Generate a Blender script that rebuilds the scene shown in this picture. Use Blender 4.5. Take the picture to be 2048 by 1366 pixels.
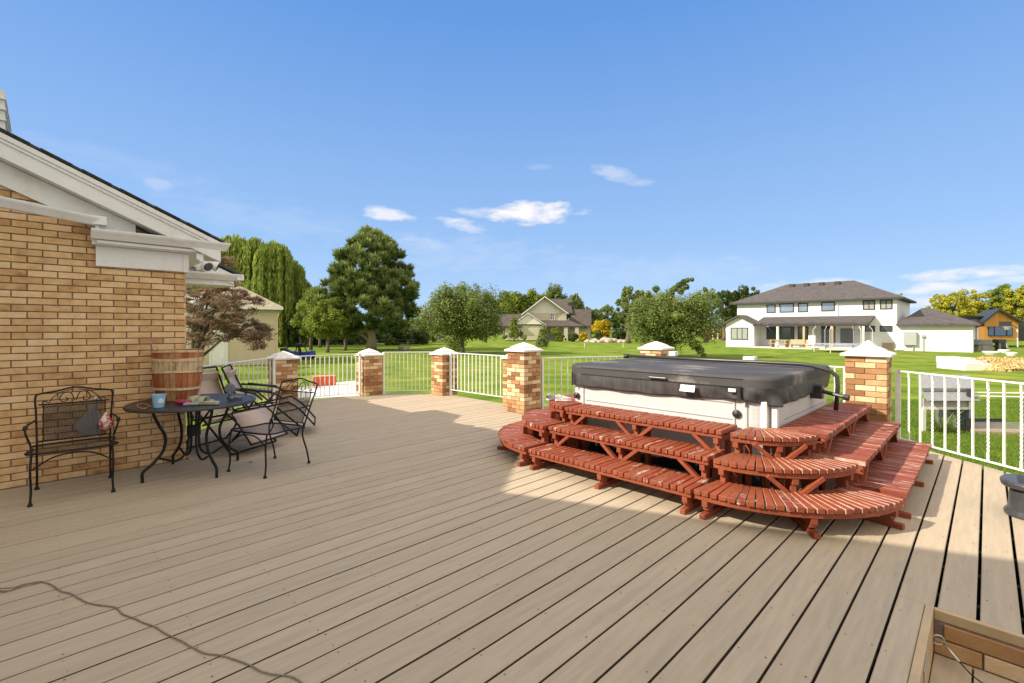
import bpy, math, random
import numpy as np
from mathutils import Vector, Matrix
random.seed(7)
for o in list(bpy.data.objects): bpy.data.objects.remove(o)
sc = bpy.context.scene
COL = sc.collection
# ---------------------------------------------------------------- camera
FPX, HOR, EYE = 942.0, 657.0, 1.35
YAW = math.radians(45.27)
CY, SY = math.cos(YAW), math.sin(YAW)
cam = bpy.data.cameras.new('camera'); camo = bpy.data.objects.new('camera', cam); COL.objects.link(camo)
cam.sensor_width = 36.0; cam.lens = FPX / 2048 * 36.0
cam.shift_y = -(683 - HOR) / 2048.0
cam.clip_start = 0.05; cam.clip_end = 3000
camo.location = (0, 0, EYE); camo.rotation_euler = (math.pi / 2, 0, YAW)
sc.camera = camo
# ---------------------------------------------------------------- sun and sky
SA, SB = 0.75, 1.25            # shadow shift in x and y per metre of height
sun = bpy.data.lights.new('sun', 'SUN'); suno = bpy.data.objects.new('sun', sun); COL.objects.link(suno)
sun.energy = 5.0; sun.angle = math.radians(0.5); sun.color = (1.0, 0.90, 0.73)
sd = Vector((SA, SB, -1.0)).normalized()
suno.rotation_euler = sd.to_track_quat('-Z', 'Y').to_euler(); suno.location = (-10, -20, 30)
SUN_EL = math.asin(-sd.z); SUN_AZ = math.atan2(-sd.x, -sd.y)
w = bpy.data.worlds.new("World"); sc.world = w; w.use_nodes = True
wt = w.node_tree; wt.nodes.clear()
def WN(t, **k):
    n = wt.nodes.new(t)
    for a, b in k.items(): setattr(n, a, b)
    return n
wout = WN('ShaderNodeOutputWorld'); wbg = WN('ShaderNodeBackground'); wt.links.new(wbg.outputs[0], wout.inputs[0])
sky = WN('ShaderNodeTexSky', sky_type='NISHITA'); sky.sun_disc = False
sky.sun_elevation = SUN_EL; sky.sun_rotation = SUN_AZ
sky.altitude = 800; sky.air_density = 1.0; sky.dust_density = 0.4; sky.ozone_density = 3.0
wbg.inputs['Strength'].default_value = 0.15
sc.view_settings.view_transform = 'Standard'; sc.view_settings.look = 'None'
sc.view_settings.exposure = 0.55; sc.view_settings.gamma = 1.0
sc.render.engine = 'CYCLES'

def c2w(X, F, z=0.0): return Vector((X * CY - F * SY, X * SY + F * CY, z))
def W(px, py, z=0.0):
    F = (EYE - z) * FPX / (py - HOR); return c2w((px - 1024) / FPX * F, F, z)
def D(px, py, F): return c2w((px - 1024) / FPX * F, F, EYE + (HOR - py) / FPX * F)
def onY(px, py, Y):
    r = (px - 1024) / FPX; x = Y * (CY * r - SY) / (CY + SY * r); F = -x * SY + Y * CY
    return Vector((x, Y, EYE + (HOR - py) / FPX * F))

# clouds fixed to directions of the sky
def wm(op, a, b=None, c=None, clamp=False):
    n = WN('ShaderNodeMath', operation=op); n.use_clamp = clamp
    for i, v in enumerate((a, b, c)):
        if v is None: continue
        if isinstance(v, (int, float)): n.inputs[i].default_value = v
        else: wt.links.new(v, n.inputs[i])
    return n.outputs[0]
tc = WN('ShaderNodeTexCoord'); nrm = WN('ShaderNodeVectorMath', operation='NORMALIZE'); wt.links.new(tc.outputs['Generated'], nrm.inputs[0])
DIR = nrm.outputs[0]
mp = WN('ShaderNodeMapping'); mp.inputs['Scale'].default_value = (1, 1, 3.2); wt.links.new(DIR, mp.inputs['Vector'])
nz = WN('ShaderNodeTexNoise'); nz.inputs['Scale'].default_value = 20; nz.inputs['Detail'].default_value = 8; nz.inputs['Roughness'].default_value = .55
wt.links.new(mp.outputs[0], nz.inputs['Vector'])
mask = None
for (px, py, hw, hh, dens, tilt) in [(1060, 426, 105, 24, 1.0, 0), (985, 425, 85, 13, .45, 0), (770, 427, 62, 16, .75, -.12), (930, 450, 62, 14, .65, -.14), (855, 487, 70, 15, .25, -.05),
                               (1240, 350, 68, 15, .35, -.3), (1925, 548, 100, 14, .8, .03), (1885, 577, 80, 15, .8, 0), (2010, 560, 60, 9, .5, 0), (1850, 603, 70, 16, .6, 0),
                               (1620, 572, 110, 16, .5, 0), (1540, 582, 70, 12, .4, 0), (318, 368, 26, 13, .22, 0), (1075, 333, 30, 8, .12, 0), (930, 505, 260, 42, .13, -.04), (560, 440, 230, 40, .10, -.1), (1300, 540, 300, 34, .10, 0), (260, 330, 200, 30, .07, -.1)]:
    d = (D(px, py, 100.0) - Vector((0, 0, EYE))).normalized()
    r = Vector((0, 0, 1)).cross(d).normalized() * -1; u = r.cross(d).normalized()
    if u.z < 0: u = -u
    r, u = r * math.cos(tilt) + u * math.sin(tilt), u * math.cos(tilt) - r * math.sin(tilt)
    dist = (Vector(((px - 1024), (HOR - py), FPX))).length
    def dot(v):
        n = WN('ShaderNodeVectorMath', operation='DOT_PRODUCT'); wt.links.new(DIR, n.inputs[0]); n.inputs[1].default_value = v; return n.outputs['Value']
    a = wm('MULTIPLY', dot(r), dist / hw); b = wm('MULTIPLY', dot(u), dist / hh)
    q = wm('ADD', wm('MULTIPLY', a, a), wm('MULTIPLY', b, b))
    m = wm('SUBTRACT', 1.0, q)
    m = wm('ADD', m, wm('MULTIPLY', wm('SUBTRACT', nz.outputs[0], 0.52), 3.4))
    front = wm('GREATER_THAN', dot(d), 0.5)
    m = wm('MULTIPLY', wm('MULTIPLY', m, 0.95, clamp=True), wm('MULTIPLY', front, dens))
    m = wm('MULTIPLY', m, wm('MULTIPLY', wm('SUBTRACT', 1.9, q, clamp=True), 1.0, clamp=True))
    mask = m if mask is None else wm('MAXIMUM', mask, m)
# even out the sky's range towards the photographed gradient; bright fill added to the unseen sky overhead and behind, lifting the shade
spz = WN('ShaderNodeSeparateXYZ'); wt.links.new(DIR, spz.inputs[0])
sr = WN('ShaderNodeValToRGB'); e = sr.color_ramp.elements; K = 1 / 9.0
for q, (p_, c_) in enumerate([(0.0, (.50, .70, .97)), (.06, (.44, .65, .97)), (.16, (.345, .565, .93)), (.354, (.245, .455, .86)), (.56, (.135, .335, .79))]):
    el = e[q] if q < 2 else e.new(p_)
    el.position = p_; el.color = (c_[0] * .5, c_[1] * .5, c_[2] * .5, 1)
wt.links.new(spz.outputs['Z'], sr.inputs[0])
sx = WN('ShaderNodeMix', data_type='RGBA', blend_type='MULTIPLY'); sx.inputs[0].default_value = 1.0; wt.links.new(sr.outputs[0], sx.inputs[6])
sx.inputs[7].default_value = (9.1, 9.1, 9.1, 1); sx.clamp_result = False
hx = WN('ShaderNodeMix', data_type='RGBA'); hx.inputs[0].default_value = .92; wt.links.new(sky.outputs[0], hx.inputs[6]); wt.links.new(sx.outputs[2], hx.inputs[7])
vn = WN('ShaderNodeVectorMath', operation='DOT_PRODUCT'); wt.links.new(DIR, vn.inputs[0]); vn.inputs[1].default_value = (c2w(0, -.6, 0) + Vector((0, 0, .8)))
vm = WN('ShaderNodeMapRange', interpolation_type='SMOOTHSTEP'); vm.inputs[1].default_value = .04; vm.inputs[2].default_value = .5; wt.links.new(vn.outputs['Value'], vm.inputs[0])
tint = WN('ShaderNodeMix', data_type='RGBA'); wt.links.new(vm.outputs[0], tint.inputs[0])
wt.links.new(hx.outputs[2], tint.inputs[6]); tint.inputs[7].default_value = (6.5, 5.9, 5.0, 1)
mixc = WN('ShaderNodeMix', data_type='RGBA'); wt.links.new(mask, mixc.inputs[0])
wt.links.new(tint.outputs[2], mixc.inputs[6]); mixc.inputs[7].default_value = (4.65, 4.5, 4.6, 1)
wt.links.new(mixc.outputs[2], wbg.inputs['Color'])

# ---------------------------------------------------------------- mesh helpers
ROOT = {}
def tag(o, label=None, cat=None, group=None, kind=None):
    if label: o['label'] = label
    if cat: o['category'] = cat
    if group: o['group'] = group
    if kind: o['kind'] = kind
    return o
def thing(name, label, cat, loc, rz=0.0, group=None):
    o = bpy.data.objects.new(name, None); o.empty_display_size = .1; COL.objects.link(o)
    o.location = loc; o.rotation_euler = (0, 0, rz)
    ROOT[o.name] = Matrix.Translation(Vector(loc)) @ Matrix.Rotation(rz, 4, 'Z')
    return tag(o, label, cat, group)
def finish(me, name, mats, parent, smooth, bevel, center=True):
    o = bpy.data.objects.new(name, me); COL.objects.link(o)
    for m in (mats if isinstance(mats, (list, tuple)) else [mats]): me.materials.append(m)
    if parent is not None:
        inv = ROOT[parent.name].inverted(); me.transform(inv); o.parent = parent; ROOT[o.name] = ROOT[parent.name]
    else:
        co = np.empty(len(me.vertices) * 3, 'f'); me.vertices.foreach_get('co', co); co = co.reshape(-1, 3)
        c = (co.min(0) + co.max(0)) / 2; c[2] = co[:, 2].min(); c = Vector([float(v) for v in c])
        me.transform(Matrix.Translation(-c)); o.location = c; ROOT[o.name] = Matrix.Translation(c)
    if smooth: me.polygons.foreach_set('use_smooth', [True] * len(me.polygons))
    if bevel:
        b = o.modifiers.new('bevel', 'BEVEL'); b.width = bevel; b.segments = 2; b.limit_method = 'ANGLE'; b.angle_limit = math.radians(40)
    return o
class MB:
    def __init__(s): s.v = []; s.f = []; s.m = []; s.r = []; s.mi = 0; s.rnd = 0.5
    def face(s, *idx): s.f.append(idx); s.m.append(s.mi); s.r.append(s.rnd)
    def add(s, vs): b = len(s.v); s.v.extend([tuple(v) for v in vs]); return b
    def hexa(s, p):    # p: 4 bottom ccw, 4 top ccw
        b = s.add(p)
        for q in ((3, 2, 1, 0), (4, 5, 6, 7), (0, 1, 5, 4), (1, 2, 6, 5), (2, 3, 7, 6), (3, 0, 4, 7)): s.face(*[b + i for i in q])
        return s
    def box(s, x0, x1, y0, y1, z0, z1, M=None):
        x0, x1 = min(x0, x1), max(x0, x1); y0, y1 = min(y0, y1), max(y0, y1); z0, z1 = min(z0, z1), max(z0, z1)
        p = [(x0, y0, z0), (x1, y0, z0), (x1, y1, z0), (x0, y1, z0), (x0, y0, z1), (x1, y0, z1), (x1, y1, z1), (x0, y1, z1)]
        if M is not None: p = [M @ Vector(q) for q in p]
        return s.hexa(p)
    def beam(s, p0, p1, w, h, up=(0, 0, 1)):
        p0, p1 = Vector(p0), Vector(p1); d = (p1 - p0).normalized(); up = Vector(up)
        a = d.cross(up)
        if a.length < 1e-4: a = d.cross(Vector((1, 0, 0)))
        a.normalize(); b = a.cross(d).normalized()
        A, B = a * w / 2, b * h / 2
        return s.hexa([p0 - A - B, p0 + A - B, p1 + A - B, p1 - A - B, p0 - A + B, p0 + A + B, p1 + A + B, p1 - A + B])
    def tube(s, pts, r, seg=8, closed=False):
        pts = [Vector(p) for p in pts]; n = len(pts)
        rr = r if isinstance(r, (list, tuple)) else [r] * n
        prev = None; base = []
        for i, p in enumerate(pts):
            if closed: t = (pts[(i + 1) % n] - pts[i - 1])
            else: t = pts[min(i + 1, n - 1)] - pts[max(i - 1, 0)]
            t.normalize()
            if prev is None:
                a = t.cross(Vector((0, 0, 1)))
                if a.length < 1e-3: a = t.cross(Vector((1, 0, 0)))
            else: a = prev - t * prev.dot(t)
            a.normalize(); prev = a; b = t.cross(a)
            base.append(s.add([p + (a * math.cos(k * 2 * math.pi / seg) + b * math.sin(k * 2 * math.pi / seg)) * rr[i] for k in range(seg)]))
        m = n if closed else n - 1
        for i in range(m):
            A, B = base[i], base[(i + 1) % n]
            for k in range(seg): s.face(A + k, A + (k + 1) % seg, B + (k + 1) % seg, B + k)
        if not closed:
            s.face(*[base[0] + k for k in reversed(range(seg))]); s.face(*[base[-1] + k for k in range(seg)])
        return s
    def prism(s, poly, z0, z1):   # ccw xy polygon
        n = len(poly); b = s.add([(x, y, z0) for x, y in poly] + [(x, y, z1) for x, y in poly])
        s.face(*[b + i for i in reversed(range(n))]); s.face(*[b + n + i for i in range(n)])
        for i in range(n): j = (i + 1) % n; s.face(b + i, b + j, b + n + j, b + n + i)
        return s
    def extr(s, poly3, vec):      # planar 3d polygon pushed along vec
        n = len(poly3); v = Vector(vec); P = [Vector(p) for p in poly3]; b = s.add(P + [p + v for p in P])
        s.face(*[b + i for i in range(n)]); s.face(*[b + n + i for i in reversed(range(n))])
        for i in range(n): j = (i + 1) % n; s.face(b + j, b + i, b + n + i, b + n + j)
        return s
    def lathe(s, c, prof, seg=24, ax=None):
        c = Vector(c); base = []
        R = Vector((0, 0, 1)).rotation_difference(Vector(ax)).to_matrix() if ax is not None else Matrix.Identity(3)
        for r, z in prof: base.append(s.add([c + R @ Vector((r * math.cos(k * 2 * math.pi / seg), r * math.sin(k * 2 * math.pi / seg), z)) for k in range(seg)]))
        for i in range(len(prof) - 1):
            A, B = base[i], base[i + 1]
            for k in range(seg): s.face(A + k, A + (k + 1) % seg, B + (k + 1) % seg, B + k)
        s.face(*[base[0] + k for k in reversed(range(seg))]); s.face(*[base[-1] + k for k in range(seg)])
        return s
    def xform(s, M, start=0):
        for i in range(start, len(s.v)): s.v[i] = tuple(M @ Vector(s.v[i]))
        return s
    def build(s, name, mats, parent=None, smooth=False, bevel=0, label=None):
        me = bpy.data.meshes.new(name); me.from_pydata(s.v, [], s.f)
        a = me.attributes.new('rnd', 'FLOAT', 'FACE'); a.data.foreach_set('value', s.r)
        me.polygons.foreach_set('material_index', s.m)
        me.update()
        o = finish(me, name, mats, parent, smooth, bevel)
        if label: o['label'] = label
        return o
def npmesh(name, verts, k, rnd, mats, parent=None):
    """verts (N,k,3): N loose polygons of k corners"""
    N = len(verts); me = bpy.data.meshes.new(name)
    me.vertices.add(N * k); me.vertices.foreach_set('co', verts.astype('f').ravel())
    me.loops.add(N * k); me.loops.foreach_set('vertex_index', np.arange(N * k, dtype='i'))
    me.polygons.add(N); me.polygons.foreach_set('loop_start', np.arange(0, N * k, k, dtype='i'))
    a = me.attributes.new('rnd', 'FLOAT', 'FACE'); a.data.foreach_set('value', rnd.astype('f'))
    me.update(calc_edges=True)
    return finish(me, name, mats, parent, False, 0)
def copy_tree(src, name_loc, rz=None, label=None, group=None):
    c = src.copy(); COL.objects.link(c); c.location = name_loc
    if rz is not None: c.rotation_euler = (0, 0, rz)
    if label: c['label'] = label
    if group: c['group'] = group
    def rec(a, b):
        for ch in list(a.children):
            d = ch.copy(); COL.objects.link(d); d.parent = b; rec(ch, d)
    rec(src, c); return c

# ---------------------------------------------------------------- materials
def mat(name, c1, c2=None, scale=8.0, rough=.6, metal=0.0, bump=0.0, bscale=None, stretch=None, detail=4, rndmix=0.0, c3=None, patch=1.5, spec=.5, ramp=None, trans=0.0, coords='Object', contrast=1.0, alpha=1.0):
    m = bpy.data.materials.new(name); m.use_nodes = True; t = m.node_tree; N = t.nodes; L = t.links
    b = N['Principled BSDF']; b.inputs['Roughness'].default_value = rough; b.inputs['Metallic'].default_value = metal
    b.inputs['Specular IOR Level'].default_value = spec
    c1 = tuple(c1) + (1,); c2 = tuple(c2) + (1,) if c2 else c1
    tcn = N.new('ShaderNodeTexCoord'); v = tcn.outputs[coords]
    if stretch:
        mpn = N.new('ShaderNodeMapping'); mpn.inputs['Scale'].default_value = stretch; L.new(v, mpn.inputs[0]); v = mpn.outputs[0]
    n = N.new('ShaderNodeTexNoise'); n.inputs['Scale'].default_value = scale; n.inputs['Detail'].default_value = detail; L.new(v, n.inputs['Vector'])
    fac = N.new('ShaderNodeMapRange'); fac.inputs[1].default_value = .5 - .22 / contrast; fac.inputs[2].default_value = .5 + .22 / contrast; L.new(n.outputs[0], fac.inputs[0])
    f = fac.outputs[0]
    if rndmix:
        at = N.new('ShaderNodeAttribute'); at.attribute_name = 'rnd'
        mx = N.new('ShaderNodeMix'); mx.inputs[0].default_value = rndmix; L.new(f, mx.inputs[2]); L.new(at.outputs['Fac'], mx.inputs[3]); f = mx.outputs[0]
    if ramp:
        cr = N.new('ShaderNodeValToRGB'); e = cr.color_ramp.elements
        while len(e) < len(ramp): e.new(.5)
        for i, (p, c) in enumerate(ramp): e[i].position = p; e[i].color = tuple(c) + (1,)
        L.new(f, cr.inputs[0]); col = cr.outputs[0]
    else:
        mc = N.new('ShaderNodeMix'); mc.data_type = 'RGBA'; L.new(f, mc.inputs[0]); mc.inputs[6].default_value = c1; mc.inputs[7].default_value = c2; col = mc.outputs[2]
    if c3:
        n3 = N.new('ShaderNodeTexNoise'); n3.inputs['Scale'].default_value = patch; n3.inputs['Detail'].default_value = 6; n3.inputs['Roughness'].default_value = .7; L.new(v, n3.inputs['Vector'])
        r3 = N.new('ShaderNodeMapRange'); r3.inputs[1].default_value = .54; r3.inputs[2].default_value = .68; L.new(n3.outputs[0], r3.inputs[0])
        mc3 = N.new('ShaderNodeMix'); mc3.data_type = 'RGBA'; L.new(r3.outputs[0], mc3.inputs[0]); L.new(col, mc3.inputs[6]); mc3.inputs[7].default_value = tuple(c3) + (1,); col = mc3.outputs[2]
    L.new(col, b.inputs['Base Color'])
    if bump:
        nb = N.new('ShaderNodeTexNoise'); nb.inputs['Scale'].default_value = bscale or scale * 4; nb.inputs['Detail'].default_value = 5; L.new(v, nb.inputs['Vector'])
        bp = N.new('ShaderNodeBump'); bp.inputs['Strength'].default_value = bump; bp.inputs['Distance'].default_value = .01; L.new(nb.outputs[0], bp.inputs['Height']); L.new(bp.outputs[0], b.inputs['Normal'])
    if trans:
        tr = N.new('ShaderNodeBsdfTranslucent'); L.new(col, tr.inputs[0]); ms = N.new('ShaderNodeMixShader'); ms.inputs[0].default_value = trans
        L.new(b.outputs[0], ms.inputs[1]); L.new(tr.outputs[0], ms.inputs[2]); L.new(ms.outputs[0], N['Material Output'].inputs[0])
    return m
def siding(name, c1, pitch=.2, axis=2, depth=.6, c2=None):
    m = mat(name, c1, c2 or [x * .93 for x in c1], scale=3, rough=.6); t = m.node_tree; N = t.nodes; L = t.links
    tcn = N.new('ShaderNodeTexCoord'); sp = N.new('ShaderNodeSeparateXYZ'); L.new(tcn.outputs['Object'], sp.inputs[0])
    a = N.new('ShaderNodeMath'); a.operation = 'DIVIDE'; L.new(sp.outputs[axis], a.inputs[0]); a.inputs[1].default_value = pitch
    fr = N.new('ShaderNodeMath'); fr.operation = 'FRACT'; L.new(a.outputs[0], fr.inputs[0])
    bp = N.new('ShaderNodeBump'); bp.inputs['Strength'].default_value = depth; bp.inputs['Distance'].default_value = .025; bp.invert = True; L.new(fr.outputs[0], bp.inputs['Height'])
    L.new(bp.outputs[0], N['Principled BSDF'].inputs['Normal']); return m
BRICK = [(0, (.36, .175, .075)), (.22, (.55, .32, .14)), (.5, (.70, .45, .22)), (.8, (.80, .56, .31)), (1, (.82, .60, .42))]
PBRICK = [(0, (.22, .095, .038)), (.32, (.36, .18, .075)), (.55, (.46, .26, .12)), (.75, (.62, .42, .23)), (1, (.72, .56, .37))]
m_brick = mat('brick', (0, 0, 0), scale=14, detail=9, rough=.85, bump=.7, bscale=120, rndmix=.6, ramp=BRICK)
m_pbrick = mat('pillar_brick', (0, 0, 0), scale=22, rough=.85, bump=.35, bscale=160, rndmix=.85, ramp=PBRICK)
m_mortar = mat('mortar', (.18, .135, .11), (.27, .21, .18), scale=30, rough=.95, bump=.5)
m_white = mat('white_paint', (.80, .80, .81), (.74, .74, .74), scale=5, rough=.45, c3=(.66, .64, .61), patch=3)
m_whitecap = mat('white_concrete', (.76, .75, .72), (.66, .65, .62), scale=14, rough=.75, bump=.25)
m_whitemetal = mat('white_metal', (.78, .78, .76), (.70, .70, .68), scale=20, rough=.4)
m_soffit = mat('soffit_white', (.62, .60, .55), (.55, .53, .48), scale=6, rough=.7)
m_shingle = mat('dark_shingle', (.045, .045, .05), (.09, .085, .085), scale=30, rough=.95, bump=.5)
m_deck = mat('deck_board', (.365, .300, .222), (.475, .392, .295), scale=6, rough=.72, bump=.12, bscale=60, stretch=(6, .55, 6), rndmix=.35, c3=(.36, .305, .24), patch=2.2, spec=.35)
m_trim = mat('deck_trim', (.50, .37, .22), (.42, .30, .18), scale=9, rough=.6)
m_dark = mat('under_deck', (.03, .027, .024), (.05, .045, .04), scale=6, rough=.9)
m_black = mat('black_metal', (.008, .008, .009), (.016, .016, .017), scale=40, rough=.5, spec=.25)
m_blackp = mat('black_plastic', (.02, .02, .022), (.035, .035, .038), scale=30, rough=.35)
m_red = mat('red_paint', (.205, .037, .013), (.265, .060, .021), scale=9, rough=.62, bump=.2, bscale=50, rndmix=.4, c3=(.29, .075, .035), patch=11)
m_redworn = mat('worn_red_paint', (.17, .028, .014), (.23, .046, .022), scale=5, rough=.6, bump=.3, bscale=20, rndmix=.4, c3=(.60, .46, .38), patch=3.2, stretch=(1, 9, 3))
m_redworn2 = mat('worn_red_paint_front', (.195, .032, .012), (.255, .052, .019), scale=5, rough=.6, bump=.3, bscale=20, rndmix=.4, c3=(.58, .46, .38), patch=3.0, stretch=(8, 2.2, 3))
m_grass = mat('lawn', (.075, .135, .014), (.20, .265, .038), scale=.6, rough=.95, bump=1.0, bscale=45, detail=15, c3=(.27, .275, .05), patch=.22, spec=.05, contrast=1.1)
m_gap_dirt_shade = mat('board_edge_dirt_shade', (.07, .055, .038), (.12, .09, .06), scale=20, rough=.95)  # grime on the board sides, darkened further so the gaps look shaded
m_bare = mat('bare_wood', (.55, .46, .38), (.34, .14, .09), scale=16, rough=.8)
m_blade = mat('grass_blade', (.065, .14, .014), (.19, .27, .04), scale=1.2, rough=.7, rndmix=.6, trans=.3, spec=.2)
m_glass = mat('window_glass', (.05, .07, .09), rough=.06, spec=.9)
m_frame = mat('dark_frame', (.03, .03, .032), rough=.5)
# ================================================================ ground and deck
GZ = -1.0
g = MB(); g.v = []
NG = 60
b0 = g.add([c2w(-900, -60, GZ), c2w(900, -60, GZ), c2w(900, 1500, GZ), c2w(-900, 1500, GZ)]); g.face(b0, b0 + 1, b0 + 2, b0 + 3)
tag(g.build('ground', m_grass), kind='structure')

TOP = [(-9.15, 3.25), (-9.1, 4.75), (-7.95, 5.86), (-5.6, 5.86), (-4.1, 7.75), (-.85, 7.28), (.23, 6.33), (3.6, 3.37)]
def ytop(x):
    for (a, b), (c, d) in zip(TOP, TOP[1:]):
        if a <= x <= c: return b + (d - b) * (x - a) / (c - a)
    return TOP[-1][1]
def ybot(x):
    if x < -6.95: return 3.25 - 2.22 * (x + 9.15) / 2.2
    return 1.05 if x < -5.84 else -4.2
PITCH = .1465; RX0, RX1, RY0, RY1 = -.214, 2.4, 1.9, 3.03
m = MB(); sc_ = MB()
k0 = int((-9.1 + .031) / PITCH)
rr = random.Random(3)
for k in range(k0, 25):
    x0 = -.031 + k * PITCH; x1 = x0 + PITCH
    gap = .0105 if k < -1 else .014
    
    a, b = x0 + gap / 2, x1 - gap / 2
    segs = [(a, b, (ybot(a), ybot(b)), (ytop(a), ytop(b)))]
    if a < -5.84 < b: segs = [(a, b, (1.05, 1.05), (ytop(a), ytop(b))), (-5.80, b, (-4.2, -4.2), (1.0485, 1.0485))]
    if b > RX0 and a < RX1:
        segs = [(a, b, (ybot(a), ybot(b)), (RY0, RY0)), (a, b, (RY1 + .034, RY1 + .034), (ytop(a), ytop(b)))]
        if a < RX0 - .02: segs.append((a, RX0 - .002, (RY0 + .002,) * 2, (RY1 + .032,) * 2))
    for a, b, (ya, yb), (yc, yd) in segs:
        cuts = []; y = max(ya, yb) + rr.uniform(.8, 3.6)
        while y < min(yc, yd) - .5:
            if rr.random() < .15: cuts.append(y)
            y += 3.66
        ends = [(ya, yb)] + [(c, c) for c in cuts] + [(yc, yd)]
        for i in range(len(ends) - 1):
            (p, q), (r_, s_) = ends[i], ends[i + 1]
            if i: p += .0007; q += .0007
            if i < len(ends) - 2: r_ -= .0007; s_ -= .0007
            m.rnd = rr.random(); e = .0035; t = -.0035; B = -.028
            dz = rr.uniform(-.0012, .0012)
            v = m.add([(a, p, B), (b, q, B), (b, s_, B), (a, r_, B), (a, p, t + dz), (b, q, t + dz), (b, s_, t + dz), (a, r_, t + dz),
                       (a + e, p + e, dz), (b - e, q + e, dz), (b - e, s_ - e, dz), (a + e, r_ - e, dz)])
            for q_, f in enumerate(((3, 2, 1, 0), (0, 1, 5, 4), (1, 2, 6, 5), (2, 3, 7, 6), (3, 0, 4, 7), (8, 9, 10, 11), (4, 5, 9, 8), (5, 6, 10, 9), (6, 7, 11, 10), (7, 4, 8, 11))):
                m.mi = 1 if q_ in (2, 4) else 0; m.face(*[v + j for j in f])
    for j in range(-2, 20):
        y = -.35 + j * .407
        for xx in (x0 + .028, x1 - .028):
            if ybot(xx) + .05 < y < ytop(xx) - .05 and not (x0 > -.25 and y < RY1 + .05) and rr.random() < .8:
                r = rr.uniform(.0026, .0042); xx2 = xx + rr.uniform(-.006, .006); yy = y + rr.uniform(-.01, .01)
                c = sc_.add([(xx2 + r * math.cos(q * 1.0472), yy + r * math.sin(q * 1.0472), .0018) for q in range(6)]); sc_.face(*range(c, c + 6))
deck = tag(m.build('deck', [m_deck, m_gap_dirt_shade]), kind='structure')
sc_.build('screw_heads', mat('screw_dark', (.07, .05, .04), rough=.8), deck)
m = MB()
for j in range(-10, 19):
    y = -.37 + j * .407
    xs = [x / 10 for x in range(-91, 36) if ybot(x / 10) < y - .05 and ytop(x / 10) > y + .05 and not (-.3 < x / 10 < 2.5 and 1.8 < y < 3.15)]
    run = []
    for x in xs + [999]:
        if run and x - run[-1] > .15:
            m.box(run[0], run[-1], y - .02, y + .02, -.22, -.03); run = []
        run.append(x)
for (a, b), (c, d) in zip(TOP, TOP[1:]): m.beam((a, b - .05, -.53), (c, d - .05, -.515), .05, .97)
m.beam((-9.15, 3.25, -.53), (-6.95, 1.05, -.515), .05, .97)
m.build('skirt_and_joists', m_dark, deck)
# stair well: trim, strike plate, lower treads
m = MB(); m.box(RX0, RX0 + .032, RY0, RY1 + .032, -.2, .002); m.box(RX0 + .033, RX1, RY1 + .001, RY1 + .032, -.045, .002)
tr = m.build('edge_trim', m_trim, deck, bevel=.003)
m = MB(); m.box(RX0 + .033, RX0 + .036, 2.52, 2.68, -.1, -.03)
for yy in (2.56, 2.64): m.lathe((RX0 + .037, yy, -.065), [(.004, 0), (.003, .002)], 8, (1, 0, 0))
m.build('strike_plate', mat('zinc', (.6, .6, .56), rough=.35, metal=.8), deck, bevel=.001)
st = thing('deck_stair', 'short flight of beige board steps going down beside the low brick footing', 'steps', (.6, 2.4, -.45))
for i in range(4):
    m = MB(); xa = RX0 + .034 + i * .245
    z = -.2 - i * .2
    m.box(xa, xa + .13, RY0, RY1 - .012, z - .03, z); m.box(xa + .137, xa + .262, RY0, RY1 - .012, z - .03, z); m.box(xa + .226, xa + .245, RY0, RY1 - .012, z - .2, z - .032)
    m.build('tread', m_deck, st, bevel=.003)

def brickrow(m, P, u, n, width, z0, z1, L=.19, H=.06, j=.0085, dep=.02, clip=None, seed=1, mi=0, ph=0.0):
    """raised bricks on a plane at P, along u, facing n"""
    R = random.Random(seed); P, u, n = Vector(P), Vector(u), Vector(n); m.mi = mi
    row = 0; z = z0
    while z < z1 - .02:
        h = min(H, z1 - z) - j; s = -L * (.5 if row % 2 else 0) + ph
        while s < width:
            a, b = max(s, 0) , min(s + L - j, width); s += L
            if b - a < .03: continue
            if clip and not clip((a + b) / 2, z + h / 2): continue
            m.rnd = min(1, max(0, R.gauss(.5, .3))); d = dep + R.uniform(-.002, .002); e = .003
            o = P + u * a; wv = u * (b - a); zz = Vector((0, 0, z)); hv = Vector((0, 0, h)); N = n * d; E = u * e; Z = Vector((0, 0, e))
            v = m.add([o + zz, o + wv + zz, o + wv + zz + hv, o + zz + hv,
                       o + zz + N - n * e, o + wv + zz + N - n * e, o + wv + zz + hv + N - n * e, o + zz + hv + N - n * e,
                       o + zz + N + E + Z, o + wv + zz + N - E + Z, o + wv + zz + hv + N - E - Z, o + zz + hv + N + E - Z])
            for f in ((0, 1, 5, 4), (1, 2, 6, 5), (2, 3, 7, 6), (3, 0, 4, 7), (4, 5, 9, 8), (5, 6, 10, 9), (6, 7, 11, 10), (7, 4, 8, 11), (8, 9, 10, 11)): m.face(*[v + q for q in f])
        z += H; row += 1
m = MB(); brickrow(m, (RX0 + .034, RY1 + .012, 0), (1, 0, 0), (0, -1, 0), 2.5, -.047 - .0765 * 12, -.047, L=.27, H=.0765, seed=5, ph=-.1)
m.mi = 1; m.box(RX0 + .034, RX1, RY1 + .005, RY1 + .03, -1, -.047)
tag(m.build('footing_wall', [m_pbrick, m_mortar]), 'low brick footing wall under the deck edge beside the near steps', 'brick wall')
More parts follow.
